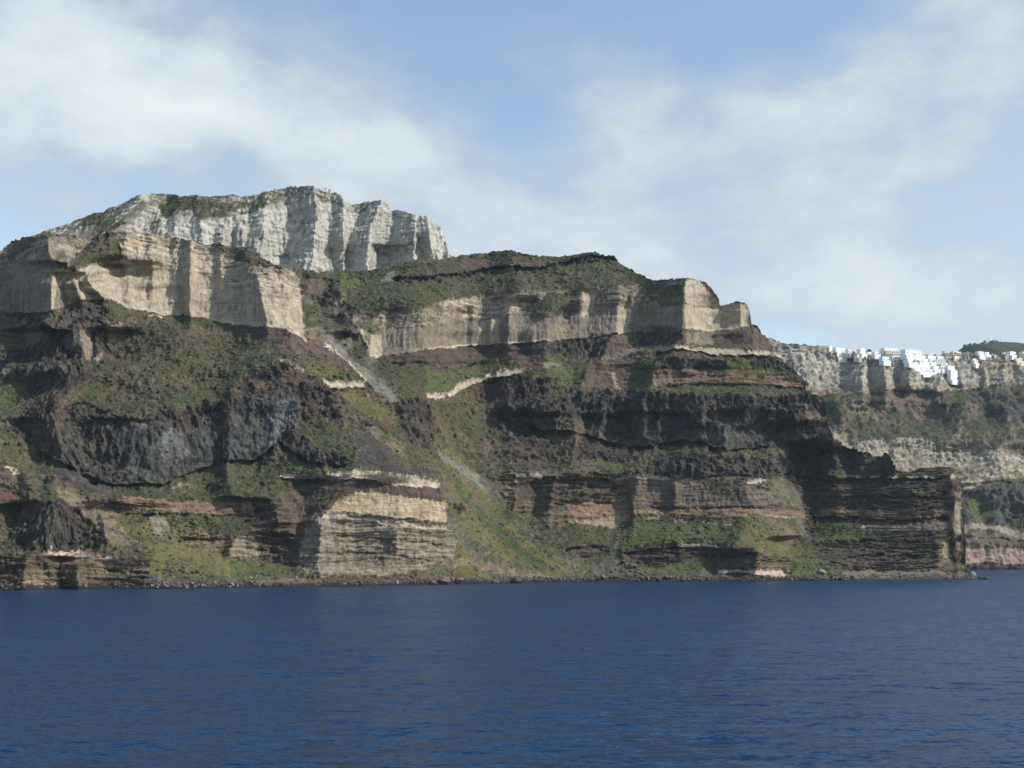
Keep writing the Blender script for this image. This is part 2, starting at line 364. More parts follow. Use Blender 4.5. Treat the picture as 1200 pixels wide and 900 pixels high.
def terrain(name, mat, us, top, bot, nrows, polys, default, ridges, ledges, Y0, scale=1.0, seed=0, sink=3.0, blur_c=22, blur_r=1.2,
            back=(2, 6, 14, 30, 60, 110, 180), smooth=False, slopes=None, top_jit=1.0, boost=1.0):
    nc = len(us)
    tv = np.interp(us, *zip(*top)); bv = np.interp(us, *zip(*bot))
    tv = tv + top_jit * (1.3 * perlin(us / 9., us * 0 + seed, us * 0) + .8 * perlin(us / 3., us * 0 + seed + 9, us * 0))
    tv = np.minimum(tv, bv - .6)
    j = np.linspace(0, 1, nrows)
    k_ = 16; pad = np.pad(tv, k_, mode='edge'); env = np.max([pad[i:i + nc] for i in range(2 * k_ + 1)], 0)
    env = np.minimum(np.maximum(blur(env, 5, 0), tv) + 9, bv - .3); env = np.maximum(env, tv + .3)
    js = .82; lo = np.clip(j / js, 0, 1)[:, None]; hi = np.clip((j - js) / (1 - js), 0, 1)[:, None]
    V = (bv[None] + sink) + (env - bv - sink)[None] * lo + (tv - env)[None] * hi
    U = np.repeat(us[None], nrows, 0)
    u0, u1, v0, v1 = us[0] - 6, us[-1] + 6, tv.min() - 8, bv.max() + 10
    q = 2
    ids = raster([(K[k], p) for k, p in polys], K[default], u0, u1, v0, v1, q)
    def look(UU, VV):
        i = np.clip(((UU - u0) * q).astype(int), 0, ids.shape[1] - 1); jj = np.clip(((VV - v0) * q).astype(int), 0, ids.shape[0] - 1)
        return ids[jj, i]
    par = np.array([k[:6] + (k[8],) for k in KN], np.float32)
    # regular survey lattice: march up the face with the slope of each rock
    dvs = .75; vr = np.arange(bv.max() + sink + 1, tv.min() - 3, -dvs)
    UR, VR = np.meshgrid(us, vr)
    id0 = look(UR, np.maximum(VR, tv[None] + 2.0))
    t = np.tan(np.radians(blur(blur(par[id0, 0].astype(np.float64), 24, 1), 1.5, 0)))
    AR = (VH - VR) / F; YR = np.empty(UR.shape); YR[0] = Y0(us)
    for r in range(1, len(vr)):
        YR[r] = np.where(vr[r] > bv + sink, YR[0], YR[r - 1] * (t[r] - AR[r - 1]) / (t[r] - AR[r]))
    YR = np.exp(blur(blur(np.log(YR), blur_c, 1), blur_r, 0))
    YR = YR + ridge_offset(UR, VR, ridges, boost, tv) + ledge_offset(UR, VR, ledges)
    fi = (vr[0] - V) / dvs; i0 = np.clip(fi.astype(int), 0, len(vr) - 2); fr = np.clip(fi - i0, 0, 1); ci = np.arange(nc)[None]
    Y = YR[i0, ci] * (1 - fr) + YR[i0 + 1, ci] * fr
    A = (VH - V) / F
    X = (U - 600) / F * Y; Z = H + A * Y
    f32 = lambda a: a.astype(np.float32)
    X, Yf, Z = f32(X), f32(Y), f32(Z)
    s = 1.0 / scale
    # natural, wandering contacts between the rocks
    wu = 5.0 * fbm(X * s / 20, Yf * s / 20, Z * s / 20, 3, seed + 40, .6); wv = 3.2 * fbm(X * s / 24, Yf * s / 24, Z * s / 9, 3, seed + 50, .6)
    fu = 3.4 * perlin(X * s / 2.6, Yf * s / 2.6, Z * s / 2.6, seed + 41); fv = 2.4 * perlin(X * s / 3.6, Yf * s / 3.6, Z * s / 1.7, seed + 42)
    crisp = np.array([k[3] > 1.05 and k[2] < 2 for k in KN])[look(U, V)]
    craggy = np.array([k[2] > 3.5 for k in KN])[look(U, V)]
    kw = blur(blur(np.where(crisp, .35, np.where(craggy, 2.1, 1.0)), 3, 1), 3, 0)
    idw = look(U + (wu + fu) * kw, V + (wv + fv) * kw)
    w = [blur(blur(par[idw, k], 1.2, 1), 1.0, 0) for k in range(1, 7)]
    strata, lava, flute, rough, veg, bandc = w
    # folded layer coordinate
    Zl = Z + s * 0 + 5 * scale * fbm(X * s / 120, Yf * s / 120, Z * 0, 2, seed + 60)
    Zl = Zl / scale
    d = np.zeros(U.shape, np.float32)
    m = strata > .06
    def lay(x, y, z):
        a = perlin(x / 30, y / 30, z / 3.4, seed + 1); b = perlin(x / 17, y / 17, z / 1.6, seed + 2); c = perlin(x / 9, y / 9, z / 1.3, seed + 3)
        a = np.tanh(4 * a); b = np.tanh(4 * b)
        zz = z / 2.1 + .5 * perlin(x / 15, y / 15, z / 8, seed + 5); lz = np.floor(zz)
        xx = (x - .3 * y) / 5.5 + lz * .37 + .6 * perlin(x / 8, y / 8, lz, seed + 6); lx = np.floor(xx)
        blk = (_h(lx.astype(np.int32), lz.astype(np.int32), lz.astype(np.int32), seed) & np.uint32(1023)).astype(np.float32) / 511.5 - 1
        joint = np.minimum(np.minimum(xx - lx, 1 - xx + lx) * 5.5, np.minimum(zz - lz, 1 - zz + lz) * 2.1 * 1.4)
        blk = blk * .55 - .5 * (1 - sstep(joint, .0, .55))
        return .50 * a + .40 * b + .50 * c + .62 * blk
    layn = masked(m, lay, X * s, Yf * s, Zl)
    d += strata * layn * scale
    m = lava > .12
    def lav(x, y, z):
        wx = 5 * perlin(x / 20, y / 20, z / 20, seed + 70)
        r1 = fbm((x + wx) / 26, (y + wx) / 26, z / 44, 2, seed + 4, .55, True)
        r2 = fbm((x - wx) / 13, y / 13, z / 26, 3, seed + 8, .5, 'billow')
        r3 = fbm(x / 3.8, y / 3.8, z / 8.5, 2, seed + 74, .6, 'billow')
        return .85 * r1 + .85 * r2 + .2 * r3 + .15
    d += lava * masked(m, lav, X * s, Yf * s, Z * s) * scale
    m = flute > .08
    def flu(x, y, z):
        return .95 * fbm(x / 10, y / 10, z / 70, 3, seed + 12, .5, 'billow') + .6 * perlin(x / 3.0, y / 3.0, z / 40, seed + 14)
    flun = masked(m, flu, X * s, Yf * s, Z * s)
    d += flute * flun * scale
    r1 = fbm(X * s / 13, Yf * s / 13, Z * s / 13, 2, seed + 16); r2 = fbm(X * s / 3.4, Yf * s / 3.4, Z * s / 3.4, 2, seed + 20, .7)
    r3 = fbm(X * s / 6.5, Yf * s / 6.5, Z * s / 4.5, 3, seed + 22, .58, 'billow')
    d += rough * (.75 * r1 + .40 * r2 + .75 * r3) * scale
    # boulders and bushes standing proud on the soft slopes
    bl = perlin(X * s / 4.2, Yf * s / 4.2, Z * s / 4.2, seed + 24)
    d += np.where(rough > .55, np.clip(bl - .34, 0, 1) * 3.2, 0) * np.clip(rough, 0, 1.5) * scale
    # ribs and runnels that run down the whole face
    gul = fbm(X * s / 46, Yf * s / 46, Z * s / 110, 3, seed + 90, .5, True)
    d += gul * 5.0 * np.clip((lava + rough) / 2.6, 0, 1) * scale
    # large gentle swell everywhere
    d += 3.0 * scale * fbm(X * s / 90, Yf * s / 90, Z * s / 90, 2, seed + 28) * np.clip(lava + rough, 0, 1)
    fade = sstep(Z, -3, 5)
    d *= .25 + .75 * fade
    nx, ny, nz = .30, -.90, .30
    P = np.stack([X + nx * d, Yf + ny * d, Z + nz * d], -1)
    # ---- slopes after displacement decide where plants hold on
    du = np.gradient(P, axis=1); dv = np.gradient(P, axis=0)
    nn = np.cross(du, dv); nn /= np.linalg.norm(nn, axis=-1, keepdims=True) + 1e-9
    nn *= np.where((nn * np.array([.0, -1., .35])).sum(-1, keepdims=True) < 0, -1, 1)
    flat = blur(blur(nn[..., 2], 1.2, 1), 1.2, 0)
    C1 = np.array([k[6] for k in KN], np.float32)[idw]; C2 = np.array([k[7] for k in KN], np.float32)[idw]
    n1 = fbm(X * s / 22, Yf * s / 22, Z * s / 22, 4, seed + 30); n2 = fbm(X * s / 5, Yf * s / 5, Z * s / 5, 2, seed + 34)
    mixv = .5 + .75 * n1 + .55 * n2
    lb = np.where(m | True, perlin(X * s / 70, Yf * s / 70, Zl / 2.6, seed + 36) * 1.1 + perlin(X * s / 50, Yf * s / 50, Zl / .9, seed + 37) * .7, 0)
    mixv = mixv * (1 - bandc) + bandc * (.5 + .9 * lb)
    # rain streaks down the smooth faces
    stk = masked(flute > .5, lambda x, y, z: fbm(x / 3.5, y / 3.5, z / 70, 2, seed + 44), X * s, Yf * s, Z * s)
    stn = masked(flute > .5, lambda x, y, z: fbm(x / 2.2, y / 2.2, z / 40, 3, seed + 46) + .7 * fbm(x / 14, y / 14, z / 10, 3, seed + 48), X * s, Yf * s, Z * s)
    mixv = mixv + (.7 * stk + .35 * stn) * np.clip(flute, 0, 1)
    mixv = np.clip(mixv, 0, 1)[..., None]
    col = C1 * mixv + C2 * (1 - mixv)
    dk = sstep(stn, .18, .5) * np.clip(flute, 0, 1) * .38
    col = col * (1 - dk[..., None])
    vc = VEG[np.array([k[9] for k in KN])[idw]]
    pv = fbm(X * s / 34, Yf * s / 34, Z * s / 34, 3, seed + 52); pf = fbm(X * s / 3, Yf * s / 3, Z * s / 3, 2, seed + 56, .7)
    vm = sstep(veg * 1.25 - .55 + (flat - .45) * .9 + .85 * pv + .42 * pf, -.12, .22) * np.clip(veg * 2.2, 0, 1)
    vt = np.clip(.5 + .6 * fbm(X * s / 26, Yf * s / 26, Z * s / 26, 2, seed + 62) + .55 * pf, 0, 1)[..., None]
    vcol = vc[..., 0, :] * vt + vc[..., 1, :] * (1 - vt)
    col = col * (1 - vm[..., None]) + vcol * vm[..., None]
    # loose debris, lichen-dark patches, pale stones and single bushes
    soft = np.clip(rough / 1.2, 0, 1)
    deb = sstep(fbm(X * s / 18, Yf * s / 18, Z * s / 10, 4, seed + 80, .62), .02, .34) * (.22 + .78 * soft) * .6
    debc = np.array([.085, .070, .057], np.float32) * (1 + .5 * n2[..., None])
    col = col * (1 - deb[..., None]) + debc * deb[..., None]
    drk = sstep(fbm(X * s / 9, Yf * s / 9, Z * s / 6, 4, seed + 84, .65), .08, .34) * np.clip(.2 + soft, 0, 1) * .62
    col = col * (1 - drk[..., None]) + np.array([.026, .024, .023], np.float32) * drk[..., None]
    fl = perlin(X * s / 2.1, Yf * s / 2.1, Z * s / 1.7, seed + 88)
    st_ = sstep(fl, .42, .56) * soft * .5
    col = col * (1 - st_[..., None]) + np.array([.19, .172, .142], np.float32) * st_[..., None]
    bu = sstep(-fl, .36, .5) * np.clip(veg * 1.6, 0, 1) * .55
    col = col * (1 - bu[..., None]) + np.array([.026, .031, .018], np.float32) * bu[..., None]
    # wet, dark splash zone at the waterline
    wet = (1 - sstep(Z / scale + 1.6 * n2, 1.2, 4.0))[..., None]
    col = col * (1 - .72 * wet)
    col *= (1 + .10 * perlin(X * s / 60, Yf * s / 60, Z * s / 60, seed + 66))[..., None]
    # ---- the land carries on behind the crest
    rows = [P]; cols = [col]
    Pt = P[-1].astype(np.float64)
    dirn = Pt[:, :2] / np.linalg.norm(Pt[:, :2], axis=1, keepdims=True)
    for kq, dd in enumerate(back):
        jit = .6 * scale * perlin(us / 5., us * 0 + dd, us * 0 + seed)
        zz = Pt[:, 2] - .04 * dd + jit * min(1, dd / 10.) - (0 if dd < 100 else (dd - 60) * .25)
        zz = np.maximum(zz, -8) if dd < back[-1] else zz * 0 - 12
        rows.append(np.stack([Pt[:, 0] + dirn[:, 0] * dd, Pt[:, 1] + dirn[:, 1] * dd, zz], -1)[None]); cols.append(col[-1][None])
    Pf = np.concatenate(rows, 0); Cf = np.concatenate(cols, 0)
    o = grid_mesh(name, Pf, np.clip(Cf, .01, .9), mat, smooth)
    o['kind'] = 'structure'
    return o, dict(vm=vm, Z=Z, us=us, U=U, V=V, P=P, tv=tv, bv=bv, sink=sink, nrows=nrows)

def at_surface(g, u, v):
    """world point of the built surface that lies at survey bearing (u, v)"""
    i = int(np.clip(np.searchsorted(g['us'], u), 0, len(g['us']) - 1))
    P = g['P'][:, i]
    vv = VH - (P[:, 2] - H) / P[:, 1] * F
    j = int(np.argmin(np.abs(vv - v)))
    return P[j].astype(float)

exec_time = lambda s: print('%6.1fs %s' % (time.time() - T0, s))
Q = 1.0    # mesh density
# ------------------------------------------------------------------ the headland: survey of its layers
WATER = [(-400, 697), (-200, 694), (0, 692), (100, 690), (200, 690), (300, 688), (400, 687), (500, 685), (700, 681.5), (860, 681.5), (1000, 680), (1100, 679.5), (1140, 678.5), (1158, 679)]
CREST = [(-400, 330), (-200, 318), (-60, 305), (0, 296), (14, 284), (40, 277), (60, 278), (85, 278), (105, 280), (116, 276), (122, 273), (132, 274), (140, 270), (165, 272), (200, 279), (231, 285), (240, 288),
         (255, 289), (280, 292), (300, 299), (320, 311), (345, 317), (380, 319), (420, 318), (455, 316), (478, 309), (484, 304.5), (495, 304), (508, 306), (528, 303), (545, 299), (570, 297), (600, 294.5), (630, 299),
         (655, 302), (680, 299), (702, 297.5), (722, 303), (729, 312), (745, 320), (765, 330), (790, 328), (805, 326), (816, 326), (824, 331), (834, 341), (842, 351), (843, 358.5), (850, 357.5),
         (858, 355), (862, 353.5), (870, 353), (876, 357), (878.5, 361), (879, 381), (887, 384), (891, 392), (898, 398), (903, 405), (904.5, 413), (907, 418), (914, 422), (922, 430), (929, 435), (935, 440),
         (937, 443), (941, 452), (942, 458), (950, 463), (962, 466), (966, 476), (967, 492), (975, 514), (985, 523), (1000, 530), (1020, 534), (1030, 537), (1033, 532), (1041, 534), (1044, 546), (1050, 553), (1062, 554), (1078, 550), (1095, 549),
         (1110, 549), (1116, 553), (1119, 560), (1126, 566), (1127, 600), (1128.5, 625), (1131, 664), (1136, 671), (1142, 675.5), (1150, 677.5), (1158, 678.3)]

Z = [
 # ---- left block, from the foot of the tuff down
 ('grass', [(130, 352), (300, 380), (330, 420), (250, 475), (200, 480), (110, 478), (95, 425), (125, 420)]),
 ('scrub', [(120, 385), (160, 370), (290, 390), (250, 470), (180, 470), (110, 470)]),
 ('lava', [(-400, 372), (0, 372), (62, 366), (124, 352), (130, 370), (150, 385), (122, 425), (95, 445), (60, 460), (0, 470), (-400, 470)]),
 ('scree_green', [(-400, 372), (0, 372), (30, 378), (50, 395), (30, 412), (0, 405)]),
 ('cream_dim', [(94, 388), (100, 386), (108, 392), (110, 410), (104, 424), (98, 422), (95, 405)]),
 ('cream_dim', [(122, 384), (146, 380), (146, 398), (134, 404), (124, 398)]),
 ('cream_dim', [(111, 416), (119, 414), (119, 421), (111, 421)]),
 ('scree', [(0, 436), (9, 434), (9, 440), (0, 443)]),
 ('green', [(-400, 440), (0, 445), (28, 448), (30, 470), (0, 480), (-400, 480)]),
 ('scree_green', [(-200, 480), (30, 478), (20, 500), (0, 540), (-200, 540)]),
 ('lava_purple', [(48, 470), (72, 445), (90, 438), (98, 445), (80, 460), (60, 490), (45, 500)]),
 # lava dome
 ('lava_purple', [(9, 502), (27, 487), (32, 478), (47, 480), (60, 484), (78, 478), (99, 472), (129, 487), (168, 493), (186, 475), (210, 487), (240, 470), (270, 460), (290, 440), (345, 420), (372, 430), (390, 460), (412, 490), (395, 500), (350, 500), (330, 520), (300, 541), (255, 541), (210, 559), (192, 569), (144, 568), (120, 566), (90, 553), (57, 535), (27, 517)]),
 ('lava', [(62, 500), (99, 478), (129, 490), (150, 500), (145, 560), (120, 566), (90, 553), (66, 540)]),
 ('lava_blue', [(138, 495), (168, 497), (192, 503), (230, 505), (252, 482), (256, 541), (210, 559), (192, 569), (144, 568), (136, 530)]),
 ('lava_pale', [(186, 510), (200, 500), (214, 518), (225, 530), (206, 545), (190, 540)]),
 ('lava_pale', [(158, 497), (176, 496), (176, 503), (164, 506)]),
 ('lava_blue', [(268, 480), (284, 476), (300, 470), (332, 450), (352, 478), (352, 496), (322, 520), (305, 540), (266, 541)]),
 ('lava_pale', [(316, 482), (326, 468), (338, 468), (342, 480), (346, 492), (330, 500), (326, 515), (314, 522), (318, 500)]),
 ('redslope', [(286, 436), (300, 430), (318, 455), (312, 462), (292, 450)]),
 ('redslope', [(326, 440), (345, 430), (362, 445), (350, 455)]),
 ('scree_green', [(205, 452), (218, 460), (226, 468), (214, 468)]),
 ('grass', [(300, 400), (330, 395), (352, 408), (350, 424), (320, 425), (300, 440), (288, 430)]),
 ('cream_dim', band([(326, 418), (344, 423), (358, 436)], 5)),
 # under the dome
 ('darkscree', [(40, 545), (58, 537), (90, 555), (120, 568), (145, 570), (140, 580), (120, 582), (95, 575), (60, 560)]),
 ('scrub', [(30, 520), (57, 537), (66, 560), (55, 590), (30, 590)]),
 ('cream', [(6, 548), (14, 549), (25, 557), (18, 558)]),
 ('redspot', [(-10, 577), (8, 578), (23, 583), (21, 588), (0, 585)]),
 ('grass', [(130, 572), (200, 571), (250, 560), (270, 545), (330, 545), (325, 556), (270, 590), (200, 580), (150, 585)]),
 ('tan_scree', [(66, 575), (90, 580), (115, 590), (150, 610), (163, 632), (150, 640), (128, 640), (110, 612), (70, 592)]),
 ('tan_scree', [(100, 588), (130, 600), (165, 630), (160, 640), (140, 620), (105, 600)]),
 ('lava', [(12, 646), (30, 612), (48, 598), (66, 589), (88, 598), (105, 610), (126, 637), (110, 648), (75, 648), (40, 646)]),
 ('lava_purple', [(66, 589), (74, 586), (84, 600), (100, 612), (90, 620), (70, 600)]),
 ('orange', [(144, 586), (155, 582), (168, 581), (180, 586), (216, 589), (262, 590), (300, 592), (300, 603), (260, 604), (219, 602), (180, 597), (150, 594)]),
 ('cream_dim', [(198, 571), (214, 566), (224, 567), (222, 571), (204, 573)]),
 ('talus', [(150, 606), (200, 610), (240, 620), (270, 630), (290, 660), (300, 676), (170, 678), (176, 655), (160, 640), (130, 605)]),
 ('green', [(270, 655), (330, 660), (345, 672), (345, 680), (270, 678)]),
 ('strata_grey', [(177, 607), (196, 607), (206, 622), (200, 630), (182, 628)]),
 ('strata', [(206, 620), (236, 622), (276, 628), (303, 622), (303, 656), (286, 660), (268, 652), (240, 645), (215, 640)]),
 ('strata_grey', [(276, 630), (302, 628), (303, 655), (288, 658), (268, 650)]),
 ('orange', [(27, 672), (34, 654), (54, 646), (76, 650), (99, 647), (120, 652), (150, 655), (174, 664), (174, 672), (140, 672), (100, 668), (60, 668)]),
 ('strata', [(20, 688), (24, 666), (30, 658), (54, 654), (72, 664), (100, 662), (130, 666), (174, 670), (172, 686), (100, 690)]),
 ('cream', band([(54, 645), (66, 649), (88, 646.5), (98, 646)], 3)),
 ('cream', band([(120, 653), (140, 655), (164, 659)], 2.2)),
 ('cream_dim', band([(88, 652), (100, 650), (112, 654), (120, 659)], 6)),
 ('cream_dim', band([(120, 661), (150, 664), (174, 665)], 4)),
 ('cream_dim', band([(27, 679), (50, 681), (70, 683)], 5)),
 ('cream', band([(-10, 650.5), (8, 651)], 2)),
 ('strata_dark', [(-200, 650), (30, 650), (24, 690), (-200, 694)]),
 ('rubble', [(170, 676), (220, 680), (300, 679), (380, 681), (480, 678), (480, 690), (170, 692)]),
 ('shelf', [(298, 681), (340, 677), (375, 680), (374, 684), (300, 686)]),
 # lower strata spur
 ('redslope', [(322, 580), (340, 576), (372, 586), (375, 600), (362, 618), (345, 620), (326, 608)]),
 ('strata_dark', [(283, 590), (325, 580), (345, 622), (346, 664), (303, 664), (300, 625), (285, 610)]),  # gully shadow painted in with the dark strata colour
 ('cream_dim', band([(282, 589), (290, 588), (296, 592)], 14)),
 ('strata_grey', [(373, 607), (382, 600), (450, 608), (524, 620), (536, 631), (530, 655), (512, 666), (470, 674), (382, 677), (353, 670), (350, 645), (356, 622)]),
 ('yellowtan', [(389, 594), (400, 584), (415, 577), (440, 576), (460, 579), (500, 586), (523, 589), (523, 614), (490, 611), (460, 607), (420, 602), (382, 600)]),
 ('strata', band([(394, 599), (430, 602), (470, 608), (523, 612)], 3.5)),
 ('cream', band([(378, 603), (420, 606), (470, 613), (524, 617.5)], 4)),
 ('redtuff', [(392, 562), (440, 564), (480, 569), (513, 572), (517, 580), (520, 588), (480, 584), (440, 576), (400, 578), (380, 590), (372, 582)]),
 ('cream', [(322, 560), (346, 554), (380, 556), (412, 552), (440, 553), (470, 556), (500, 561), (513, 566), (513, 572), (490, 571), (450, 565), (420, 561), (390, 563), (346, 562)]),
 ('cream_dim', band([(345, 556), (380, 558), (412, 557)], 3)),
 ('green', [(325, 541), (370, 548), (420, 548), (480, 552), (500, 556), (440, 550), (400, 552), (340, 555)]),
 ('cream', [(522, 582), (535, 581), (537, 585), (526, 588)]),
 # slope between dome and chute
 ('scrub', [(345, 425), (375, 460), (400, 470), (460, 470), (500, 500), (500, 540), (430, 520), (400, 495)]),
 ('talus', [(392, 458), (425, 460), (450, 475), (470, 500), (452, 500), (420, 480), (405, 470)]),
 ('tan_scree', [(420, 505), (440, 500), (470, 520), (480, 540), (465, 545), (440, 525)]),
 ('lava_purple', [(455, 470), (500, 468), (510, 510), (505, 530), (480, 520), (465, 490)]),
 ('grass', [(352, 500), (370, 486), (395, 500), (420, 520), (425, 536), (395, 540), (368, 525), (355, 512)]),
 ('lava', [(330, 505), (352, 500), (358, 515), (372, 530), (412, 533), (412, 545), (370, 547), (332, 528)]),
 ('darkscree', [(412, 504), (425, 500), (460, 532), (500, 552), (503, 560), (470, 556), (420, 546), (418, 528)]),
 ('redspot', [(446, 488), (454, 490), (458, 502), (450, 500)]),
 # gully between the two blocks
 ('scree_green', [(340, 330), (372, 350), (400, 370), (420, 400), (447, 425), (470, 440), (475, 465), (455, 470), (420, 440), (385, 395), (358, 392)]),
 ('redslope', [(358, 397), (375, 398), (400, 420), (412, 440), (380, 445), (362, 430)]),
 ('talus', [(358, 415), (378, 425), (405, 440), (380, 445), (360, 440)]),
 ('tan_scree', [(358, 386), (374, 384), (392, 396), (398, 410), (390, 412), (374, 400), (358, 398)]),
 ('cream_dim', band([(358, 386), (372, 385), (388, 393)], 3)),
 ('scree', line([(374, 386), (392, 404), (412, 424), (436, 446), (462, 472)], 5, 11)),
 ('cream', line([(380, 405), (395, 414), (418, 436), (430, 446)], 2.5)),
 ('cream', [(376, 445), (388, 447), (410, 448), (428, 447), (428, 455), (400, 457), (388, 456)]),
 ('strata', band([(425, 460), (440, 464), (456, 468)], 4)),
 ('lava', [(352, 330), (368, 322), (400, 330), (400, 362), (372, 358), (356, 345)]),
 ('redslope', [(356, 328), (372, 326), (384, 332), (378, 348), (362, 345)]),
 ('scree', line([(406, 340), (401, 350), (396, 358)], 2)),
 ('lava_purple', [(398, 358), (418, 362), (420, 395), (408, 400), (396, 390)]),  # shade of the big alcove painted as dark rock
 # ---- middle block
 ('green', [(352, 316), (420, 318), (470, 312), (463, 326), (430, 340), (400, 345), (395, 330), (370, 325)]),
 ('grass', [(405, 340), (470, 320), (560, 300), (730, 305), (800, 335), (760, 345), (680, 345), (600, 350), (520, 362), (440, 372), (408, 362)]),
 ('scree', [(452, 322), (462, 316), (466, 322), (458, 332), (440, 334)]),
 ('redslope', [(484, 304), (506, 305), (508, 309), (484, 309)]),
 ('redslope', [(540, 306), (600, 302), (640, 305), (640, 312), (580, 311), (540, 316)]),
 ('lava', band([(463, 325), (500, 325), (540, 321), (575, 313), (600, 314), (632, 313), (670, 304), (702, 300), (726, 304)], 8)),  # dark strip painted along the ledge for its shadow
 ('strata_dark', band([(600, 322), (650, 320), (690, 317), (735, 316)], 3)),
 ('strata_dark', band([(560, 330), (620, 331), (680, 327)], 2)),
 ('cap_brown', [(404, 370), (440, 372), (500, 362), (516, 353), (580, 346), (625, 343), (683, 339), (725, 336), (765, 334), (805, 326), (820, 328), (843, 358), (800, 362), (740, 372), (680, 372), (600, 372), (500, 384), (452, 388), (420, 385)]),
 ('cap', [(520, 354), (580, 348), (625, 345), (622, 360), (590, 370), (540, 375), (520, 370)]),
 ('grass', [(640, 345), (672, 342), (662, 368), (630, 372), (632, 352)]),
 ('green', [(762, 338), (803, 334), (802, 358), (785, 362), (760, 352)]),
 ('tuff_grey', [(447, 386), (502, 383), (560, 376), (600, 372), (640, 372), (680, 366), (700, 352), (722, 362), (760, 362), (805, 355), (803, 384), (739, 391), (698, 396), (644, 400), (614, 403), (560, 406), (502, 410), (447, 419), (430, 415), (432, 398)]),
 ('tuff', [(561, 377), (585, 373), (586, 403), (561, 405)]),  # from here: lit faces of the grey wall painted in lighter tuff
 ('tuff', [(683, 340), (700, 340), (694, 366), (682, 372)]),
 ('tuff', [(724, 356), (742, 356), (738, 392), (722, 391)]),
 ('tuff', [(802, 336), (806, 327), (820, 328), (834, 342), (843, 358), (862, 354), (878, 358), (879, 383), (862, 386), (838, 388), (803, 383)]),
 ('tuff', [(420, 385), (436, 392), (450, 392), (448, 416), (434, 414)]),
 ('cream_dim', band([(802, 355), (838, 360), (845, 361)], 2)),
 ('cream', band([(434, 415), (449, 416)], 3)),
 ('cream', band([(502, 408), (530, 405), (575, 402)], 2.5)),
 ('cream', band([(575, 402), (596, 400.5), (616, 399)], 3)),
 ('cream', band([(626, 399), (644, 397)], 3)),
 ('cream', band([(720, 389), (740, 387.5)], 4)),
 ('cream', band([(802, 381), (820, 384), (838, 387)], 4.5)),
 ('cream', band([(868, 379), (879, 380)], 3)),
 ('redtuff', [(447, 419), (502, 411), (560, 407), (620, 404), (700, 396), (739, 391), (738, 400), (715, 424), (690, 425), (664, 424), (640, 430), (620, 432), (590, 425), (560, 422), (535, 430), (520, 437), (505, 432), (480, 425), (455, 425)]),
 ('redslope', [(584, 420), (617, 418), (618, 432), (596, 430)]),
 ('lava', [(620, 402), (700, 397), (720, 392), (708, 418), (690, 424), (660, 420)]),
 ('redslope', [(713, 395), (738, 393), (742, 408), (720, 422), (704, 420)]),
 ('lava', [(740, 391), (800, 386), (792, 408), (740, 412)]),
 ('green', [(731, 395), (745, 394), (748, 405), (735, 406)]),
 ('redslope', [(800, 388), (838, 391), (860, 388), (886, 384), (898, 399), (904, 414), (860, 411), (820, 407), (795, 404)]),
 ('tuff_grey', [(803, 388), (836, 392), (838, 405), (805, 403)]),
 ('grass', [(826, 404), (862, 404), (858, 411), (828, 410)]),
 ('grass', [(470, 440), (480, 425), (505, 432), (500, 465), (475, 470), (462, 455)]),
 ('green', [(500, 436), (520, 438), (540, 428), (560, 421), (592, 424), (590, 434), (560, 440), (540, 448), (522, 462), (505, 462), (498, 450)]),
 ('grass', [(596, 424), (612, 430), (600, 436), (592, 434)]),
 ('cream', band([(500, 462), (512, 463), (520, 461)], 6)),
 ('cream', [(522, 462), (535, 452), (550, 445), (577, 436), (578, 441), (556, 450), (540, 458), (526, 468)]),
 ('cream', [(577, 440), (590, 435), (612, 432), (614, 435), (606, 439), (580, 443)]),
 ('scree', [(636, 426), (664, 424), (662, 428), (645, 432), (636, 432)]),
 ('green', [(636, 420), (662, 418), (662, 424), (636, 425)]),
 ('green', [(640, 434), (665, 428), (690, 427), (680, 445), (655, 456), (645, 445), (612, 445)]),
 ('lava_purple', [(560, 452), (590, 442), (615, 440), (640, 445), (648, 458), (600, 476), (565, 474)]),
 ('redslope', [(688, 425), (742, 422), (740, 440), (722, 458), (682, 458)]),
 ('cream_dim', [(717, 436), (721, 436), (724, 458), (720, 459)]),
 ('cream_dim', band([(738, 409), (760, 407), (792, 405)], 5)),  # pale layer painted dimmer where it lies in shade
 ('scree', [(704, 418), (740, 410), (740, 416), (720, 422), (704, 421)]),
 ('cream', [(791, 404), (806, 405), (812, 409), (850, 408), (888, 412), (906, 413), (908, 418), (880, 418), (846, 417), (830, 416), (812, 412), (791, 409)]),
 ('green', [(740, 425), (765, 425), (760, 455), (742, 455)]),
 ('lava', [(766, 420), (790, 417), (830, 422), (860, 424), (858, 432), (820, 434), (780, 434), (764, 430)]),
 ('green', [(820, 436), (850, 428), (848, 420), (880, 420), (900, 425), (940, 444), (900, 442), (870, 440)]),
 ('lava', [(880, 420), (900, 420), (922, 430), (935, 440), (910, 437), (890, 434), (880, 428)]),
 ('orange', [(764, 443), (800, 438), (860, 434), (880, 440), (938, 443), (941, 456), (900, 452), (860, 452), (820, 448), (790, 450), (764, 456)]),
 ('strata', band([(764, 439), (800, 434), (860, 432), (900, 440), (938, 443)], 6)),
 ('strata', band([(764, 452), (800, 446), (860, 448), (900, 448)], 4)),
 ('grass', [(780, 455), (830, 452), (880, 456), (945, 460), (962, 466), (962, 472), (900, 470), (850, 462), (790, 462)]),
 ('lava', [(580, 500), (585, 480), (600, 472), (640, 458), (690, 456), (730, 455), (770, 462), (860, 463), (900, 466), (940, 463), (962, 470), (965, 490), (962, 512), (945, 522), (915, 520), (880, 528), (840, 527), (790, 515), (760, 526), (731, 525), (700, 505), (660, 490), (640, 512), (600, 520), (584, 512)]),
 ('grass', [(635, 458), (660, 462), (672, 462), (670, 468), (640, 468)]),
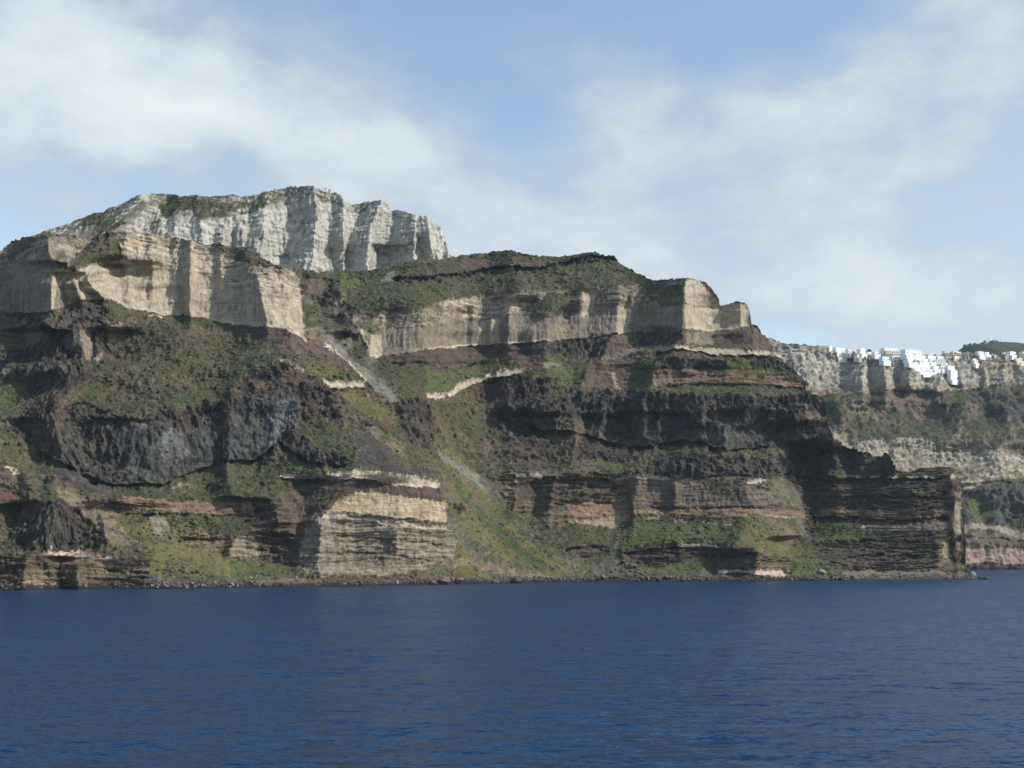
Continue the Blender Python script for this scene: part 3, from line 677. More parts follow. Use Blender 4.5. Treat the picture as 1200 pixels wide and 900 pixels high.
 ('lava_blue', [(768, 476), (782, 476), (790, 490), (800, 500), (840, 505), (850, 520), (800, 518), (778, 505)]),
 ('lava_blue', [(848, 490), (872, 486), (894, 505), (892, 524), (850, 524)]),
 ('lava_purple', [(880, 520), (930, 500), (962, 500), (975, 515), (940, 524), (880, 530)]),
 ('tan_scree', [(940, 470), (960, 485), (962, 505), (945, 500)]),
 ('scrub', [(584, 545), (600, 525), (640, 517), (660, 540), (700, 515), (731, 530), (790, 520), (850, 530), (920, 530), (880, 545), (800, 555), (740, 560), (600, 556)]),
 ('lava_purple', [(592, 538), (602, 522), (616, 516), (640, 520), (655, 535), (650, 542)]),
 ('lava_purple', [(672, 540), (676, 518), (690, 512), (716, 528), (745, 528), (750, 540), (700, 545)]),
 ('green', [(700, 543), (735, 542), (732, 556), (690, 553)]),
 ('grass', [(590, 545), (650, 543), (660, 548), (640, 556), (590, 555)]),
 ('lava', [(764, 535), (800, 530), (850, 536), (880, 535), (920, 540), (918, 560), (880, 560), (850, 555), (810, 562), (770, 556)]),
 ('strata', [(584, 552), (620, 551), (700, 550), (737, 560), (732, 608), (690, 612), (640, 610), (610, 605), (596, 592), (580, 565)]),
 ('redtuff', [(602, 568), (632, 570), (634, 590), (605, 588)]),
 ('strata_dark', [(645, 560), (700, 555), (722, 570), (718, 594), (660, 600), (640, 594)]),
 ('orange', [(660, 590), (720, 584), (734, 590), (732, 604), (670, 606)]),
 ('cream', band([(604, 558), (620, 555), (636, 555)], 7)),
 ('tuff_dim', [(740, 562), (780, 560), (830, 566), (870, 566), (905, 575), (915, 590), (880, 594), (830, 592), (740, 595)]),
 ('grass', [(820, 562), (850, 562), (868, 572), (862, 585), (846, 580), (826, 572)]),
 ('cream', band([(722, 561), (740, 557), (760, 557), (790, 559), (808, 562)], 3.5)),
 ('redtuff', band([(740, 589), (790, 593), (830, 592), (860, 592), (915, 592)], 5)),
 ('orange', [(740, 598), (770, 597), (830, 595), (860, 594), (900, 597), (946, 600), (946, 606), (890, 604), (840, 605), (770, 604), (740, 602)]),
 ('cream_dim', [(664, 612), (690, 608), (734, 604), (734, 608), (719, 620), (690, 616)]),
 ('cream_dim', band([(752, 606), (775, 605)], 7)),
 ('cream_dim', band([(787, 609), (806, 611)], 4)),
 ('cream_dim', band([(812, 613), (836, 612), (860, 614)], 4)),
 ('cream_dim', band([(872, 601), (900, 602), (946, 606)], 3.5)),
 ('cream', band([(876, 564), (886, 562), (897, 561)], 4)),
 ('cream_dim', band([(910, 561), (940, 562), (975, 563), (1010, 560)], 3)),
 ('scree_green', [(898, 563), (915, 563), (940, 588), (950, 605), (920, 594), (905, 580)]),
 ('grass', [(660, 618), (720, 622), (734, 608), (860, 616), (870, 632), (800, 640), (740, 640), (700, 660), (650, 640)]),
 ('green', [(730, 612), (760, 612), (850, 618), (860, 630), (790, 636), (744, 640), (728, 645)]),
 ('scree_green', line([(737, 608), (728, 620), (722, 636), (722, 655)], 5, 6)),
 ('strata_dark', [(664, 642), (690, 638), (706, 642), (704, 651), (680, 656), (662, 650)]),
 ('strata_dark', [(729, 646), (745, 641), (794, 637), (836, 639), (838, 656), (800, 655), (775, 667), (745, 663)]),
 ('strata_grey', [(794, 634), (836, 632), (838, 645), (796, 644)]),
 ('green', [(700, 664), (720, 650), (735, 664), (775, 668), (800, 656), (836, 658), (838, 670), (770, 676), (700, 678)]),
 ('talus', [(855, 628), (874, 604), (885, 600), (915, 612), (938, 630), (942, 644), (925, 655), (884, 648), (855, 645)]),
 ('green', [(855, 628), (868, 610), (880, 604), (872, 625), (855, 645)]),
 ('scree_green', line([(930, 606), (940, 620), (950, 640)], 9, 12)),
 ('strata_dark', [(839, 644), (885, 643), (888, 668), (884, 676), (850, 672), (839, 664)]),
 ('strata', [(886, 648), (925, 655), (945, 645), (940, 660), (925, 668), (888, 668)]),
 ('cream', band([(840, 667), (860, 668), (884, 669)], 5)),
 ('cream', [(885, 668), (905, 668), (925, 670), (921, 677), (884, 675)]),
 ('green', [(924, 676), (932, 660), (946, 645), (955, 650), (975, 662), (1000, 671), (990, 676)]),
 ('rubble', [(690, 672), (712, 652), (730, 660), (752, 674), (840, 664), (845, 678), (838, 684), (690, 684)]),
 ('rubble', [(920, 676), (1000, 672), (1010, 684), (920, 684)]),
 # green fan
 ('talus', [(508, 528), (525, 524), (545, 545), (566, 565), (595, 602), (640, 645), (692, 676), (690, 682), (480, 684), (505, 665), (530, 655), (538, 630), (522, 590), (518, 560)]),
 ('scree', line([(511, 530), (530, 543), (555, 560), (578, 580)], 5, 9)),
 ('green', line([(516, 545), (535, 570), (560, 600), (600, 640), (640, 668)], 7, 10)),
 ('darkscree', line([(552, 590), (580, 615), (620, 650), (650, 668)], 3, 4)),
 ('scree_green', line([(525, 610), (545, 636), (575, 655), (600, 670)], 12, 14)),
 ('tan_scree', line([(500, 668), (540, 658), (580, 668), (640, 678)], 10)),
 ('scree_green', line([(562, 560), (590, 600), (640, 645), (690, 675)], 6, 12)),
 ('lava_purple', [(524, 592), (540, 590), (546, 600), (534, 604)]),
 ('rubble', [(480, 680), (560, 678), (640, 676), (700, 674), (700, 684), (480, 688)]),
 # ---- right block
 ('strata_dark', [(925, 566), (975, 560), (1045, 552), (1116, 552), (1130, 566), (1134, 670), (1000, 668), (954, 654), (946, 606)]),
 ('lava', [(905, 540), (930, 533), (950, 526), (975, 520), (1040, 534), (1048, 554), (1020, 556), (985, 556), (960, 562), (918, 562)]),
 ('grass', [(975, 552), (1000, 552), (1020, 552), (1015, 560), (975, 560)]),
 ('redtuff', band([(1045, 553), (1062, 552), (1078, 550), (1095, 548), (1113, 549)], 5)),
 ('cream', band([(1000, 559), (1018, 560), (1030, 559)], 3)),
 ('cream', band([(1040, 558), (1050, 558), (1056, 560)], 3)),
 ('cream', band([(1066, 558), (1085, 559), (1096, 559)], 3)),
 ('cream', [(1111, 556), (1116, 557), (1119, 562), (1112, 561)]),
 ('green', [(1065, 577), (1075, 573), (1087, 578), (1080, 580), (1068, 580)]),
 ('orange', [(1115, 576), (1126, 576), (1126, 584), (1116, 584)]),
 ('orange', band([(960, 597), (985, 597), (1010, 600)], 6)),
 ('orange', band([(1016, 600), (1050, 602), (1050, 602)], 5)),
 ('orange', band([(1096, 598), (1114, 600)], 5)),
 ('strata', band([(946, 602), (1000, 603), (1060, 606), (1116, 604)], 3)),
 ('tuff_dim', band([(958, 612), (1000, 613), (1040, 614), (1116, 610)], 10)),
 ('green', [(955, 614), (985, 612), (1015, 620), (1010, 634), (975, 640), (954, 634)]),
 ('cream', band([(1008, 617), (1014, 616)], 3)),
 ('strata', [(1097, 632), (1112, 626), (1118, 590), (1126, 588), (1129, 625), (1132, 668), (1096, 668)]),  # sunlit side of the tip painted lighter, with the patches below
 ('strata_grey', [(1114, 612), (1128, 612), (1130, 640), (1118, 640)]),
 ('cream_dim', [(1116, 588), (1126, 590), (1127, 612), (1116, 610)]),
 ('cream_dim', [(1102, 632), (1112, 630), (1112, 655), (1104, 655)]),
 ('shelf', [(985, 671), (1010, 668), (1060, 670), (1100, 669), (1140, 673), (1158, 680), (1000, 684)]),
 # ---- tuff wall of the left block
 ('cap_brown', [(-400, 330), (0, 296), (14, 284), (40, 277), (112, 277), (100, 300), (96, 312), (62, 313), (20, 310), (0, 320), (-400, 350)]),
 ('redslope', [(8, 300), (14, 284), (36, 279), (40, 284), (22, 300), (14, 310)]),  # reddish rock, its shaded left face painted in as a darker patch
 ('lava', [(112, 278), (122, 272), (136, 273), (120, 285)]),
 ('tuff_grey', [(-400, 350), (0, 318), (20, 309), (62, 312), (82, 319), (100, 312), (130, 340), (124, 352), (96, 354), (64, 364), (36, 369), (0, 366), (-400, 376)]),
 ('tuff', [(62, 314), (84, 319), (66, 340), (62, 362), (58, 362)]),
 ('grass', [(112, 290), (120, 286), (138, 282), (146, 305), (108, 313), (88, 315)]),
 ('cap', [(137, 270), (165, 271), (200, 279), (231, 285), (250, 289), (268, 304), (300, 312), (335, 312), (346, 320), (354, 338), (354, 358), (330, 350), (288, 345), (242, 324), (219, 323), (194, 316), (144, 306)]),
 ('yellowtan', [(148, 276), (160, 275), (168, 284), (164, 292), (150, 288)]),
 ('redslope', [(250, 289), (268, 290), (300, 299), (325, 312), (335, 316), (300, 312), (268, 302)]),
 ('yellowtan', [(262, 308), (278, 318), (284, 330), (270, 326)]),
 ('tuff', [(84, 319), (108, 311), (144, 304), (194, 315), (219, 322), (230, 319), (242, 322), (278, 339), (288, 344), (330, 349), (354, 356), (357, 398), (335, 388), (300, 380), (280, 380), (244, 374), (211, 368), (200, 369), (155, 361), (125, 350), (96, 352)]),
 ('cap', [(222, 290), (236, 290), (240, 322), (230, 318), (223, 322)]),
 ('redtuff', [(270, 381), (300, 380), (320, 382), (340, 388), (358, 398), (361, 424), (340, 414), (322, 404), (300, 402), (285, 396)]),
 ('redslope', [(330, 395), (358, 402), (362, 432), (345, 420), (325, 406)]),
 ('cream', band([(124, 347), (134, 350), (155, 358), (180, 363), (200, 366), (211, 366)], 4)),
 ('cream', band([(244, 371), (262, 374), (280, 376.5), (300, 377), (316, 379), (335, 383), (350, 390), (358, 397)], 4, 5)),
 ('cream', band([(174, 370), (184, 370.5), (196, 372)], 2)),
]

# arrises of buttresses and gully walls (edge, shaded face width, depth, flank width)
R = [
 ([(224, 290), (223, 366)], 11, 20, 26), ([(286, 305), (289, 317), (290, 380)], 4, 7, 6), ([(58, 292), (61, 314), (61, 364)], 48, 36, 20), ([(76, 300), (84, 320), (97, 353)], 20, 11, 10),
 ([(98, 312), (105, 330), (124, 351)], 17, 9, 12), ([(112, 312), (100, 336)], 6, 6, 8), ([(300, 318), (307, 345), (314, 382)], 13, 9, 10), ([(120, 284), (90, 313)], 13, 12, 14), ([(40, 282), (18, 308)], 24, 20, 18),
 ([(12, 311), (9, 366)], 12, 12, 8), ([(148, 278), (150, 305), (152, 340)], 9, 6, 14), ([(178, 286), (180, 350)], 8, 5, 12), ([(258, 300), (262, 368)], 8, 5, 12), ([(555, 352), (556, 400)], 8, 6, 12), ([(575, 350), (577, 398)], 7, 6, 9), ([(330, 318), (338, 345), (340, 390)], 7, 5, 9), ([(208, 290), (206, 322), (204, 345)], 8, 6, 8),
 # left lower
 ([(95, 383), (98, 425)], 74, 55, 10), ([(111, 388), (117, 416)], 6, 6, 6), ([(128, 388), (128, 398)], 5, 4, 6), ([(62, 490), (78, 548)], 34, 30, 24), ([(86, 440), (60, 480)], 30, 24, 14),
 ([(269, 478), (268, 541)], 14, 16, 24), ([(270, 460), (284, 440)], 18, 14, 14), ([(66, 590), (46, 640)], 46, 42, 36), ([(264, 546), (272, 580)], 32, 22, 20), ([(34, 560), (36, 582)], 12, 8, 20), ([(66, 562), (60, 580)], 12, 8, 12),
 ([(352, 478), (345, 512)], 14, 9, 10), ([(388, 462), (404, 490)], 12, 9, 10), ([(412, 560), (384, 592)], 38, 28, 16), ([(319, 582), (328, 612)], 36, 28, 18), ([(377, 608), (374, 664)], 30, 24, 26), ([(344, 622), (346, 664)], 18, 12, 8),
 ([(466, 622), (466, 640)], 14, 8, 8), ([(469, 584), (466, 606)], 6, 3, 6), ([(276, 628), (268, 652)], 9, 8, 8), ([(327, 622), (328, 660)], 10, 6, 8), ([(90, 658), (92, 690)], 20, 17, 8), ([(34, 650), (26, 690)], 40, 32, 30),
 ([(56, 656), (60, 670)], 7, 4, 8), ([(120, 600), (126, 640)], 8, 5, 10),
 # gully / middle block
 ([(400, 332), (392, 360)], 16, 11, 10), ([(366, 325), (360, 345)], 10, 6, 8), ([(416, 366), (408, 400)], 17, 14, 6), ([(437, 388), (434, 416)], 22, 20, 8), ([(498, 360), (500, 384), (502, 410)], 46, 30, 14), ([(521, 362), (520, 383), (519, 408)], 5, 3, 6), ([(482, 415), (470, 440)], 8, 5, 8),
 ([(599, 345), (597, 366), (596, 404)], 13, 12, 12), ([(632, 345), (627, 372), (625, 402)], 13, 12, 10), ([(667, 345), (650, 370)], 30, 16, 10), ([(642, 350), (643, 377), (643, 400)], 16, 9, 5), ([(684, 340), (678, 374)], 14, 11, 14), ([(727, 336), (725, 358), (722, 390)], 30, 22, 10), ([(700, 345), (696, 366)], 6, 3, 8),
 ([(742, 340), (740, 364), (738, 384)], 6, 5, 5), ([(804, 331), (801, 384)], 58, 40, 12), ([(770, 355), (768, 378)], 14, 6, 8), ([(868, 354), (869, 384)], 20, 11, 8), ([(878, 384), (884, 408)], 30, 14, 6),
 ([(636, 406), (641, 434)], 18, 14, 14), ([(714, 398), (704, 422)], 16, 15, 20), ([(798, 388), (790, 410)], 28, 22, 16), ([(629, 440), (594, 474)], 14, 16, 12), ([(768, 426), (762, 456)], 28, 24, 40), ([(690, 422), (680, 456)], 13, 11, 14), ([(500, 440), (502, 462)], 10, 9, 14), ([(596, 446), (586, 470)], 16, 8, 10),
 ([(520, 424), (512, 436)], 30, 14, 14), ([(812, 420), (806, 436)], 20, 7, 8), ([(860, 424), (852, 436)], 12, 7, 8),
 ([(708, 478), (702, 512)], 20, 18, 14), ([(752, 468), (754, 516)], 20, 18, 16), ([(775, 474), (768, 510)], 8, 7, 8), ([(822, 480), (826, 528)], 40, 34, 14), ([(850, 495), (848, 528)], 22, 14, 12), ([(875, 464), (871, 492)], 16, 11, 10), ([(931, 478), (931, 516)], 22, 17, 14), ([(905, 472), (904, 505)], 14, 9, 10), ([(671, 480), (674, 516)], 62, 44, 16),
 ([(640, 470), (636, 500)], 18, 9, 10), ([(600, 480), (596, 510)], 12, 9, 10), ([(560, 490), (552, 520)], 12, 7, 12), ([(530, 480), (522, 510)], 12, 7, 12),
 ([(676, 514), (668, 545)], 26, 20, 18), ([(604, 520), (596, 546)], 14, 10, 24), ([(651, 560), (642, 604)], 16, 15, 24), ([(746, 558), (741, 612)], 14, 15, 24), ([(634, 556), (634, 590)], 6, 3, 8), ([(794, 562), (790, 590)], 10, 8, 14), ([(872, 566), (880, 592)], 10, 7, 14), ([(606, 566), (602, 600)], 8, 6, 10),
 ([(796, 636), (795, 656)], 4, 4, 10), ([(839, 638), (840, 664)], 5, 5, 14), ([(731, 644), (732, 664)], 8, 5, 20), ([(887, 644), (885, 678)], 46, 24, 14), ([(874, 606), (858, 645)], 12, 8, 30),
 # right block: its long face is turned away from the sun
 ([(1113, 560), (1114, 596), (1112, 628), (1098, 634), (1096, 652)], 170, 76, 20, 'in', 9.0), ([(985, 556), (984, 596)], 40, 14, 16), ([(1046, 534), (1046, 556)], 14, 12, 8), ([(1034, 532), (1034, 552)], 8, 5, 6), ([(975, 524), (972, 556)], 60, 30, 12), ([(1010, 534), (1008, 554)], 14, 8, 8),
 ([(1118, 640), (1116, 660)], 8, 4, 8),
 ([(1113, 530), (1114, 596), (1112, 626), (1098, 634), (1096, 664)], 1, 46, 20, 'right', 5.0), ([(810, 296), (804, 388)], 1, 22, 34, 'right', 5.0), ([(304, 296), (318, 384)], 1, 22, 44, 'right', 5.0),
]
# overhanging lips (line of the lip, depth, height of the undercut)
E = [
 ([(40, 527), (57, 536), (90, 553), (120, 566), (144, 568), (192, 570), (215, 558), (262, 541)], 10, 13), ([(262, 541), (300, 541), (325, 522)], 8, 10),
 ([(322, 516), (345, 534), (368, 545), (414, 544)], 11, 13), ([(455, 327), (500, 327), (540, 323), (575, 315), (632, 315), (670, 305), (703, 301), (735, 307)], 13, 9),
 ([(440, 419), (502, 411), (560, 406), (620, 403), (700, 396), (745, 391)], 5, 6), ([(510, 432), (535, 436), (560, 424)], 7, 6), ([(0, 366), (36, 370), (64, 365), (96, 354), (124, 352)], 5, 5),
 ([(576, 482), (600, 496), (640, 506), (690, 512), (731, 526), (760, 526), (800, 518), (850, 529), (900, 526)], 15, 13), ([(760, 417), (790, 411), (850, 418), (908, 419)], 8, 7), ([(740, 434), (800, 433), (860, 431)], 4, 4), ([(764, 456), (820, 450), (880, 452), (944, 457)], 5, 6),
 ([(640, 566), (700, 562), (725, 572)], 4, 4), ([(644, 592), (690, 588), (725, 590)], 5, 4), ([(750, 595), (800, 596), (860, 594), (900, 596)], 4, 4), ([(764, 556), (810, 563), (850, 556), (900, 562)], 5, 5), ([(590, 560), (640, 562), (680, 558)], 4, 4),
 ([(725, 650), (790, 642), (840, 643)], 7, 7), ([(660, 645), (690, 640), (708, 646)], 5, 6), ([(840, 652), (886, 650)], 8, 10), ([(845, 672), (886, 673)], 8, 8), ([(905, 556), (960, 562), (1010, 562), (1050, 562), (1112, 563)], 10, 12), ([(945, 607), (1000, 609), (1060, 610), (1116, 606)], 9, 8),
 ([(975, 636), (1030, 634), (1096, 636)], 5, 6), ([(985, 652), (1040, 652), (1096, 652)], 9, 9), ([(960, 584), (1030, 582), (1110, 584)], 5, 5), ([(1000, 644), (1090, 643)], 4, 4),
 ([(380, 458), (405, 458), (430, 457)], 3, 3), ([(324, 562), (346, 562), (412, 564)], 5, 6), ([(500, 470), (524, 470), (556, 452), (615, 438)], 4, 5), ([(400, 604), (460, 610), (523, 616)], 1.5, 2), ([(140, 604), (219, 604), (300, 606)], 4, 5), ([(120, 668), (174, 674)], 4, 6), ([(30, 660), (72, 668)], 4, 6),
 ([(360, 628), (430, 630), (530, 640)], 2.5, 4), ([(355, 650), (440, 648), (520, 660)], 2.5, 4), ([(0, 560), (25, 560)], 4, 5), ([(60, 482), (99, 474), (150, 495)], 4, 8),
]

def main_Y0(us):
    v = np.interp(us, *zip(*WATER)); v = blur(v, 40 * len(us) / 1700., 0)
    return H * F / (v - VH) - 10
us = np.concatenate([np.arange(-330, -20, 4 / Q), np.arange(-20, 1158, .86 / Q)])
rock = rock_material('cliff_rock', 1.0)
main_o, MAIN = terrain('cliff', rock, us, CREST, WATER, int(560 * Q), Z, 'scrub', R, E, main_Y0, 1.0, 3)
main_o['label'] = 'dark layered sea cliff with tan tuff walls filling the left and middle'
main_o['category'] = 'cliff'
exec_time('headland')

# ------------------------------------------------------------------ the white peak behind
PTOP = [(-60, 312), (0, 300), (20, 291), (50, 272), (80, 263), (110, 250), (140, 240), (160, 231), (172, 227.5), (190, 227), (215, 230), (245, 231.5), (270, 229), (295, 229), (320, 223), (345, 219), (365, 217.5),
        (385, 222), (400, 229), (408, 238), (420, 240), (432, 236), (447, 235), (454, 237), (457, 245), (470, 247), (485, 252), (500, 252), (508, 256), (514, 265), (520, 270), (522, 278), (524, 292), (530, 304), (536, 320)]
PBOT = [(-60, 330), (40, 320), (120, 310), (200, 320), (300, 330), (540, 330)]
PZ = [
 ('peak_green', [(-60, 300), (60, 262), (120, 243), (165, 228), (172, 236), (150, 262), (120, 275), (60, 300), (-60, 330)]),
 ('peak_green', [(172, 227), (300, 228), (360, 217), (410, 238), (400, 244), (360, 232), (320, 240), (300, 250), (250, 258), (200, 262), (180, 240)]),
 ('peak_green', [(410, 240), (447, 236), (440, 246), (420, 252), (408, 250)]),
 ('peak', [(116, 276), (150, 262), (140, 254), (160, 240), (172, 240), (175, 260), (160, 275)]),
 ('tuff_grey', [(90, 270), (105, 266), (118, 272), (112, 282), (90, 282)]),
]
PR = [
 ([(368, 224), (372, 250), (364, 332)], 31, 32, 26), ([(447, 237), (434, 270), (431, 334)], 24, 24, 16), ([(402, 246), (404, 322)], 15, 12, 10), ([(313, 234), (306, 312)], 20, 18, 18), ([(487, 253), (484, 332)], 28, 17, 8), ([(503, 268), (510, 330)], 14, 9, 6), ([(166, 236), (124, 272)], 70, 56, 14),
 ([(192, 250), (186, 307)], 14, 9, 14), ([(236, 250), (238, 312)], 12, 9, 12), ([(262, 262), (262, 312)], 9, 8, 9), ([(284, 256), (284, 314)], 10, 8, 10), ([(418, 290), (416, 334)], 8, 6, 8), ([(430, 292), (428, 336)], 6, 5, 6), ([(474, 268), (470, 322)], 8, 4, 8), ([(345, 290), (340, 334)], 7, 5, 8), ([(212, 240), (205, 260)], 14, 7, 12),
]
PE = [([(180, 285), (300, 292)], 4, 6), ([(300, 300), (360, 300)], 4, 5)]
pus = np.arange(-60, 536, .86 / Q)
peak_o, PEAK = terrain('peak', rock, pus, PTOP, PBOT, int(150 * Q), PZ, 'peak', PR, PE, lambda u: 1330 + (u - 300) * .35, 1.25, 21, sink=20, blur_c=5, boost=1.1)
peak_o['label'] = 'pale white and grey ash peak rising behind the left tuff wall'
peak_o['category'] = 'peak'
exec_time('peak')

# ------------------------------------------------------------------ the far caldera wall
FTOP = [(700, 400), (860, 396), (903, 397.5), (915, 401), (932, 404), (950, 404.5), (968, 405), (976, 411), (990, 414), (1005, 414), (1030, 415), (1050, 415), (1085, 416), (1100, 416.5), (1115, 415), (1132, 415), (1150, 416.5), (1180, 416.5), (1200, 416), (1260, 412), (1420, 400)]
far_Y0 = lambda u: 2010 + 1.0 * (np.asarray(u, float) - 1150)
FBOT = [(u, VH + H * F / far_Y0(u)) for u in range(700, 1421, 40)]
FZ = [
 ('far_pale', [(700, 396), (1420, 396), (1420, 446), (1260, 448), (1200, 451), (1148, 454), (1086, 459), (1045, 457), (1014, 461), (983, 463), (955, 463), (700, 462)]),
 ('peak_green', [(925, 404), (970, 404), (985, 412), (1000, 440), (985, 425), (960, 410)]),
 ('far_strata', [(1140, 425), (1200, 420), (1200, 440), (1150, 445)]),
 ('far_tan', band([(950, 455), (983, 455), (1014, 453), (1045, 450), (1086, 452), (1148, 447)], 8)),
 ('far_red', [(1030, 462), (1060, 460), (1107, 462), (1115, 480), (1107, 493), (1070, 492), (1040, 480)]),
 ('far_dark', [(965, 465), (984, 468), (985, 500), (968, 500)]),  # shaded face left of the arris painted dark
 ('far_dark', [(1110, 462), (1160, 458), (1200, 470), (1260, 480), (1260, 500), (1200, 500), (1150, 480)]),
 ('far_strata', [(985, 522), (1013, 517), (1060, 514), (1107, 518), (1120, 524), (1148, 522), (1200, 535), (1420, 540), (1420, 566), (1200, 562), (1150, 563), (1115, 558), (1060, 552), (1040, 552), (1010, 548), (975, 530)]),
 ('far_tan', [(962, 490), (975, 500), (1000, 520), (990, 526), (970, 515)]),
 ('far_tan', [(1040, 536), (1070, 538), (1120, 548), (1155, 566), (1140, 572), (1125, 580), (1100, 580), (1040, 560)]),
 ('far_dark', [(1120, 582), (1145, 570), (1200, 568), (1420, 580), (1420, 630), (1200, 626), (1155, 612), (1120, 616)]),
 ('green', [(1130, 590), (1150, 580), (1165, 600), (1160, 614), (1140, 612)]),
 ('far_tan', band([(1120, 620), (1140, 614), (1155, 613), (1180, 622), (1200, 627), (1420, 632)], 7)),
 ('far_red', [(1110, 628), (1150, 622), (1200, 634), (1420, 640), (1420, 650), (1110, 646)]),
 ('far_pink', [(1110, 640), (1150, 642), (1200, 644), (1420, 650), (1420, 670), (1110, 670)]),
 ('far_dark', [(1130, 662), (1160, 660), (1200, 662), (1420, 664), (1420, 672), (1130, 672)]),
]
FR = [
 ([(1014, 418), (1010, 459)], 20, 40, 14), ([(1038, 421), (1036, 462)], 16, 30, 14), ([(1069, 424), (1068, 452)], 18, 30, 14), ([(984, 466), (986, 500)], 22, 40, 22), ([(996, 425), (992, 460)], 10, 14, 10), ([(1100, 440), (1098, 462)], 16, 20, 12), ([(1124, 432), (1130, 452)], 14, 18, 12),
 ([(1150, 424), (1155, 448)], 12, 16, 12), ([(1178, 428), (1180, 450)], 14, 18, 12), ([(1196, 430), (1200, 455)], 10, 14, 12), ([(1107, 462), (1112, 490)], 18, 24, 22), ([(1130, 470), (1122, 500)], 14, 18, 20), ([(1170, 468), (1180, 500)], 20, 24, 20), ([(1105, 520), (1104, 535)], 8, 10, 12), ([(1172, 520), (1169, 548)], 24, 34, 16), ([(1150, 525), (1146, 545)], 10, 12, 10),
 ([(1160, 580), (1168, 612)], 16, 20, 22), ([(1200, 590), (1204, 620)], 20, 26, 18), ([(1163, 638), (1162, 652)], 8, 12, 12), ([(940, 415), (948, 450)], 22, 20, 18), ([(1242, 425), (1246, 460)], 20, 26, 18), ([(1300, 425), (1306, 470)], 26, 36, 18), ([(1280, 520), (1284, 560)], 26, 34, 18), ([(1360, 430), (1366, 480)], 26, 36, 18),
 ([(1140, 655), (1136, 668)], 10, 10, 10),
]
FE = [([(1020, 462), (1060, 460), (1110, 462), (1150, 456)], 12, 10), ([(1120, 568), (1160, 566), (1260, 572)], 10, 8), ([(1120, 628), (1200, 636)], 6, 6), ([(1050, 556), (1120, 562)], 6, 5)]
fus = np.concatenate([np.arange(700, 880, 4 / Q), np.arange(880, 1230, .9 / Q), np.arange(1230, 1420, 4 / Q)])
far_rock = rock_material('far_cliff_rock', .6)
far_o, FAR = terrain('cliff', far_rock, fus, FTOP, FBOT, int(300 * Q), FZ, 'far_slope', FR, FE, lambda u: far_Y0(u) - 15, 1.7, 61, blur_c=7, back=(4, 12, 30, 70, 140, 260, 420), top_jit=.5, boost=1.25)
far_o['label'] = 'hazy pale caldera wall far off on the right below the white village'
far_o['category'] = 'cliff'
exec_time('far wall')

# ------------------------------------------------------------------ the sea
def water_material():
    m = bpy.data.materials.new('sea_water'); m.use_nodes = True; nt = m.node_tree; nt.nodes.clear()
    out = nt.nodes.new('ShaderNodeOutputMaterial'); b = nt.nodes.new('ShaderNodeBsdfPrincipled')
    b.inputs['Base Color'].default_value = (.0043, .030, .082, 1); b.inputs['Roughness'].default_value = .3; b.inputs['Specular IOR Level'].default_value = .3; b.inputs['IOR'].default_value = 1.333
    g = nt.nodes.new('ShaderNodeNewGeometry')
    # wave facets: slopes from three sizes of chop, long crests lying across the wind
    acc = None
    for sx, sy, scl, ax, ay, det in ((.4, 1.0, .08, .5, .6, 2), (.42, 1.0, .34, 1.5, 2.0, 3), (.55, 1.0, 1.4, 1.8, 2.2, 3)):
        v = nt.nodes.new('ShaderNodeVectorMath'); v.operation = 'MULTIPLY'; v.inputs[1].default_value = (sx, sy, 1); L(nt, g.outputs['Position'], v.inputs[0])
        n = nt.nodes.new('ShaderNodeTexNoise'); n.inputs['Scale'].default_value = scl; n.inputs['Detail'].default_value = det; n.inputs['Roughness'].default_value = .6; n.inputs['Distortion'].default_value = .6
        L(nt, v.outputs[0], n.inputs['Vector'])
        q = nt.nodes.new('ShaderNodeVectorMath'); q.operation = 'SUBTRACT'; L(nt, n.outputs['Color'], q.inputs[0]); q.inputs[1].default_value = (.5, .5, .5)
        q2 = nt.nodes.new('ShaderNodeVectorMath'); q2.operation = 'MULTIPLY'; L(nt, q.outputs[0], q2.inputs[0]); q2.inputs[1].default_value = (ax, ay, 0)
        if acc is None: acc = q2.outputs[0]
        else:
            ad = nt.nodes.new('ShaderNodeVectorMath'); L(nt, acc, ad.inputs[0]); L(nt, q2.outputs[0], ad.inputs[1]); acc = ad.outputs[0]
    v = nt.nodes.new('ShaderNodeVectorMath'); v.operation = 'MULTIPLY'; v.inputs[1].default_value = (.25, 1, 1); L(nt, g.outputs['Position'], v.inputs[0])
    n = nt.nodes.new('ShaderNodeTexNoise'); n.inputs['Scale'].default_value = .012; n.inputs['Detail'].default_value = 4; L(nt, v.outputs[0], n.inputs['Vector'])
    st = nt.nodes.new('ShaderNodeMapRange'); st.inputs[1].default_value = .3; st.inputs[2].default_value = .7; st.inputs[3].default_value = .9; st.inputs[4].default_value = 1.5; L(nt, n.outputs['Fac'], st.inputs[0])
    k = nt.nodes.new('ShaderNodeVectorMath'); k.operation = 'SCALE'; L(nt, acc, k.inputs[0]); L(nt, st.outputs[0], k.inputs['Scale'])
    ad = nt.nodes.new('ShaderNodeVectorMath'); L(nt, k.outputs[0], ad.inputs[0]); ad.inputs[1].default_value = (0, 0, 1)
    nn = nt.nodes.new('ShaderNodeVectorMath'); nn.operation = 'NORMALIZE'; L(nt, ad.outputs[0], nn.inputs[0]); L(nt, nn.outputs[0], b.inputs['Normal'])
    L(nt, b.outputs[0], out.inputs[0])
    return m
xs = np.concatenate([np.linspace(-40000, -1200, 24), np.linspace(-1000, 1400, 60), np.linspace(1700, 40000, 24)])
ys = np.concatenate([np.linspace(-40000, -200, 20), np.linspace(-100, 2600, 90), np.linspace(2800, 50000, 24)])
XX, YY = np.meshgrid(xs, ys)
sea_o = grid_mesh('sea', np.stack([XX, YY, XX * 0], -1), None, water_material(), True)
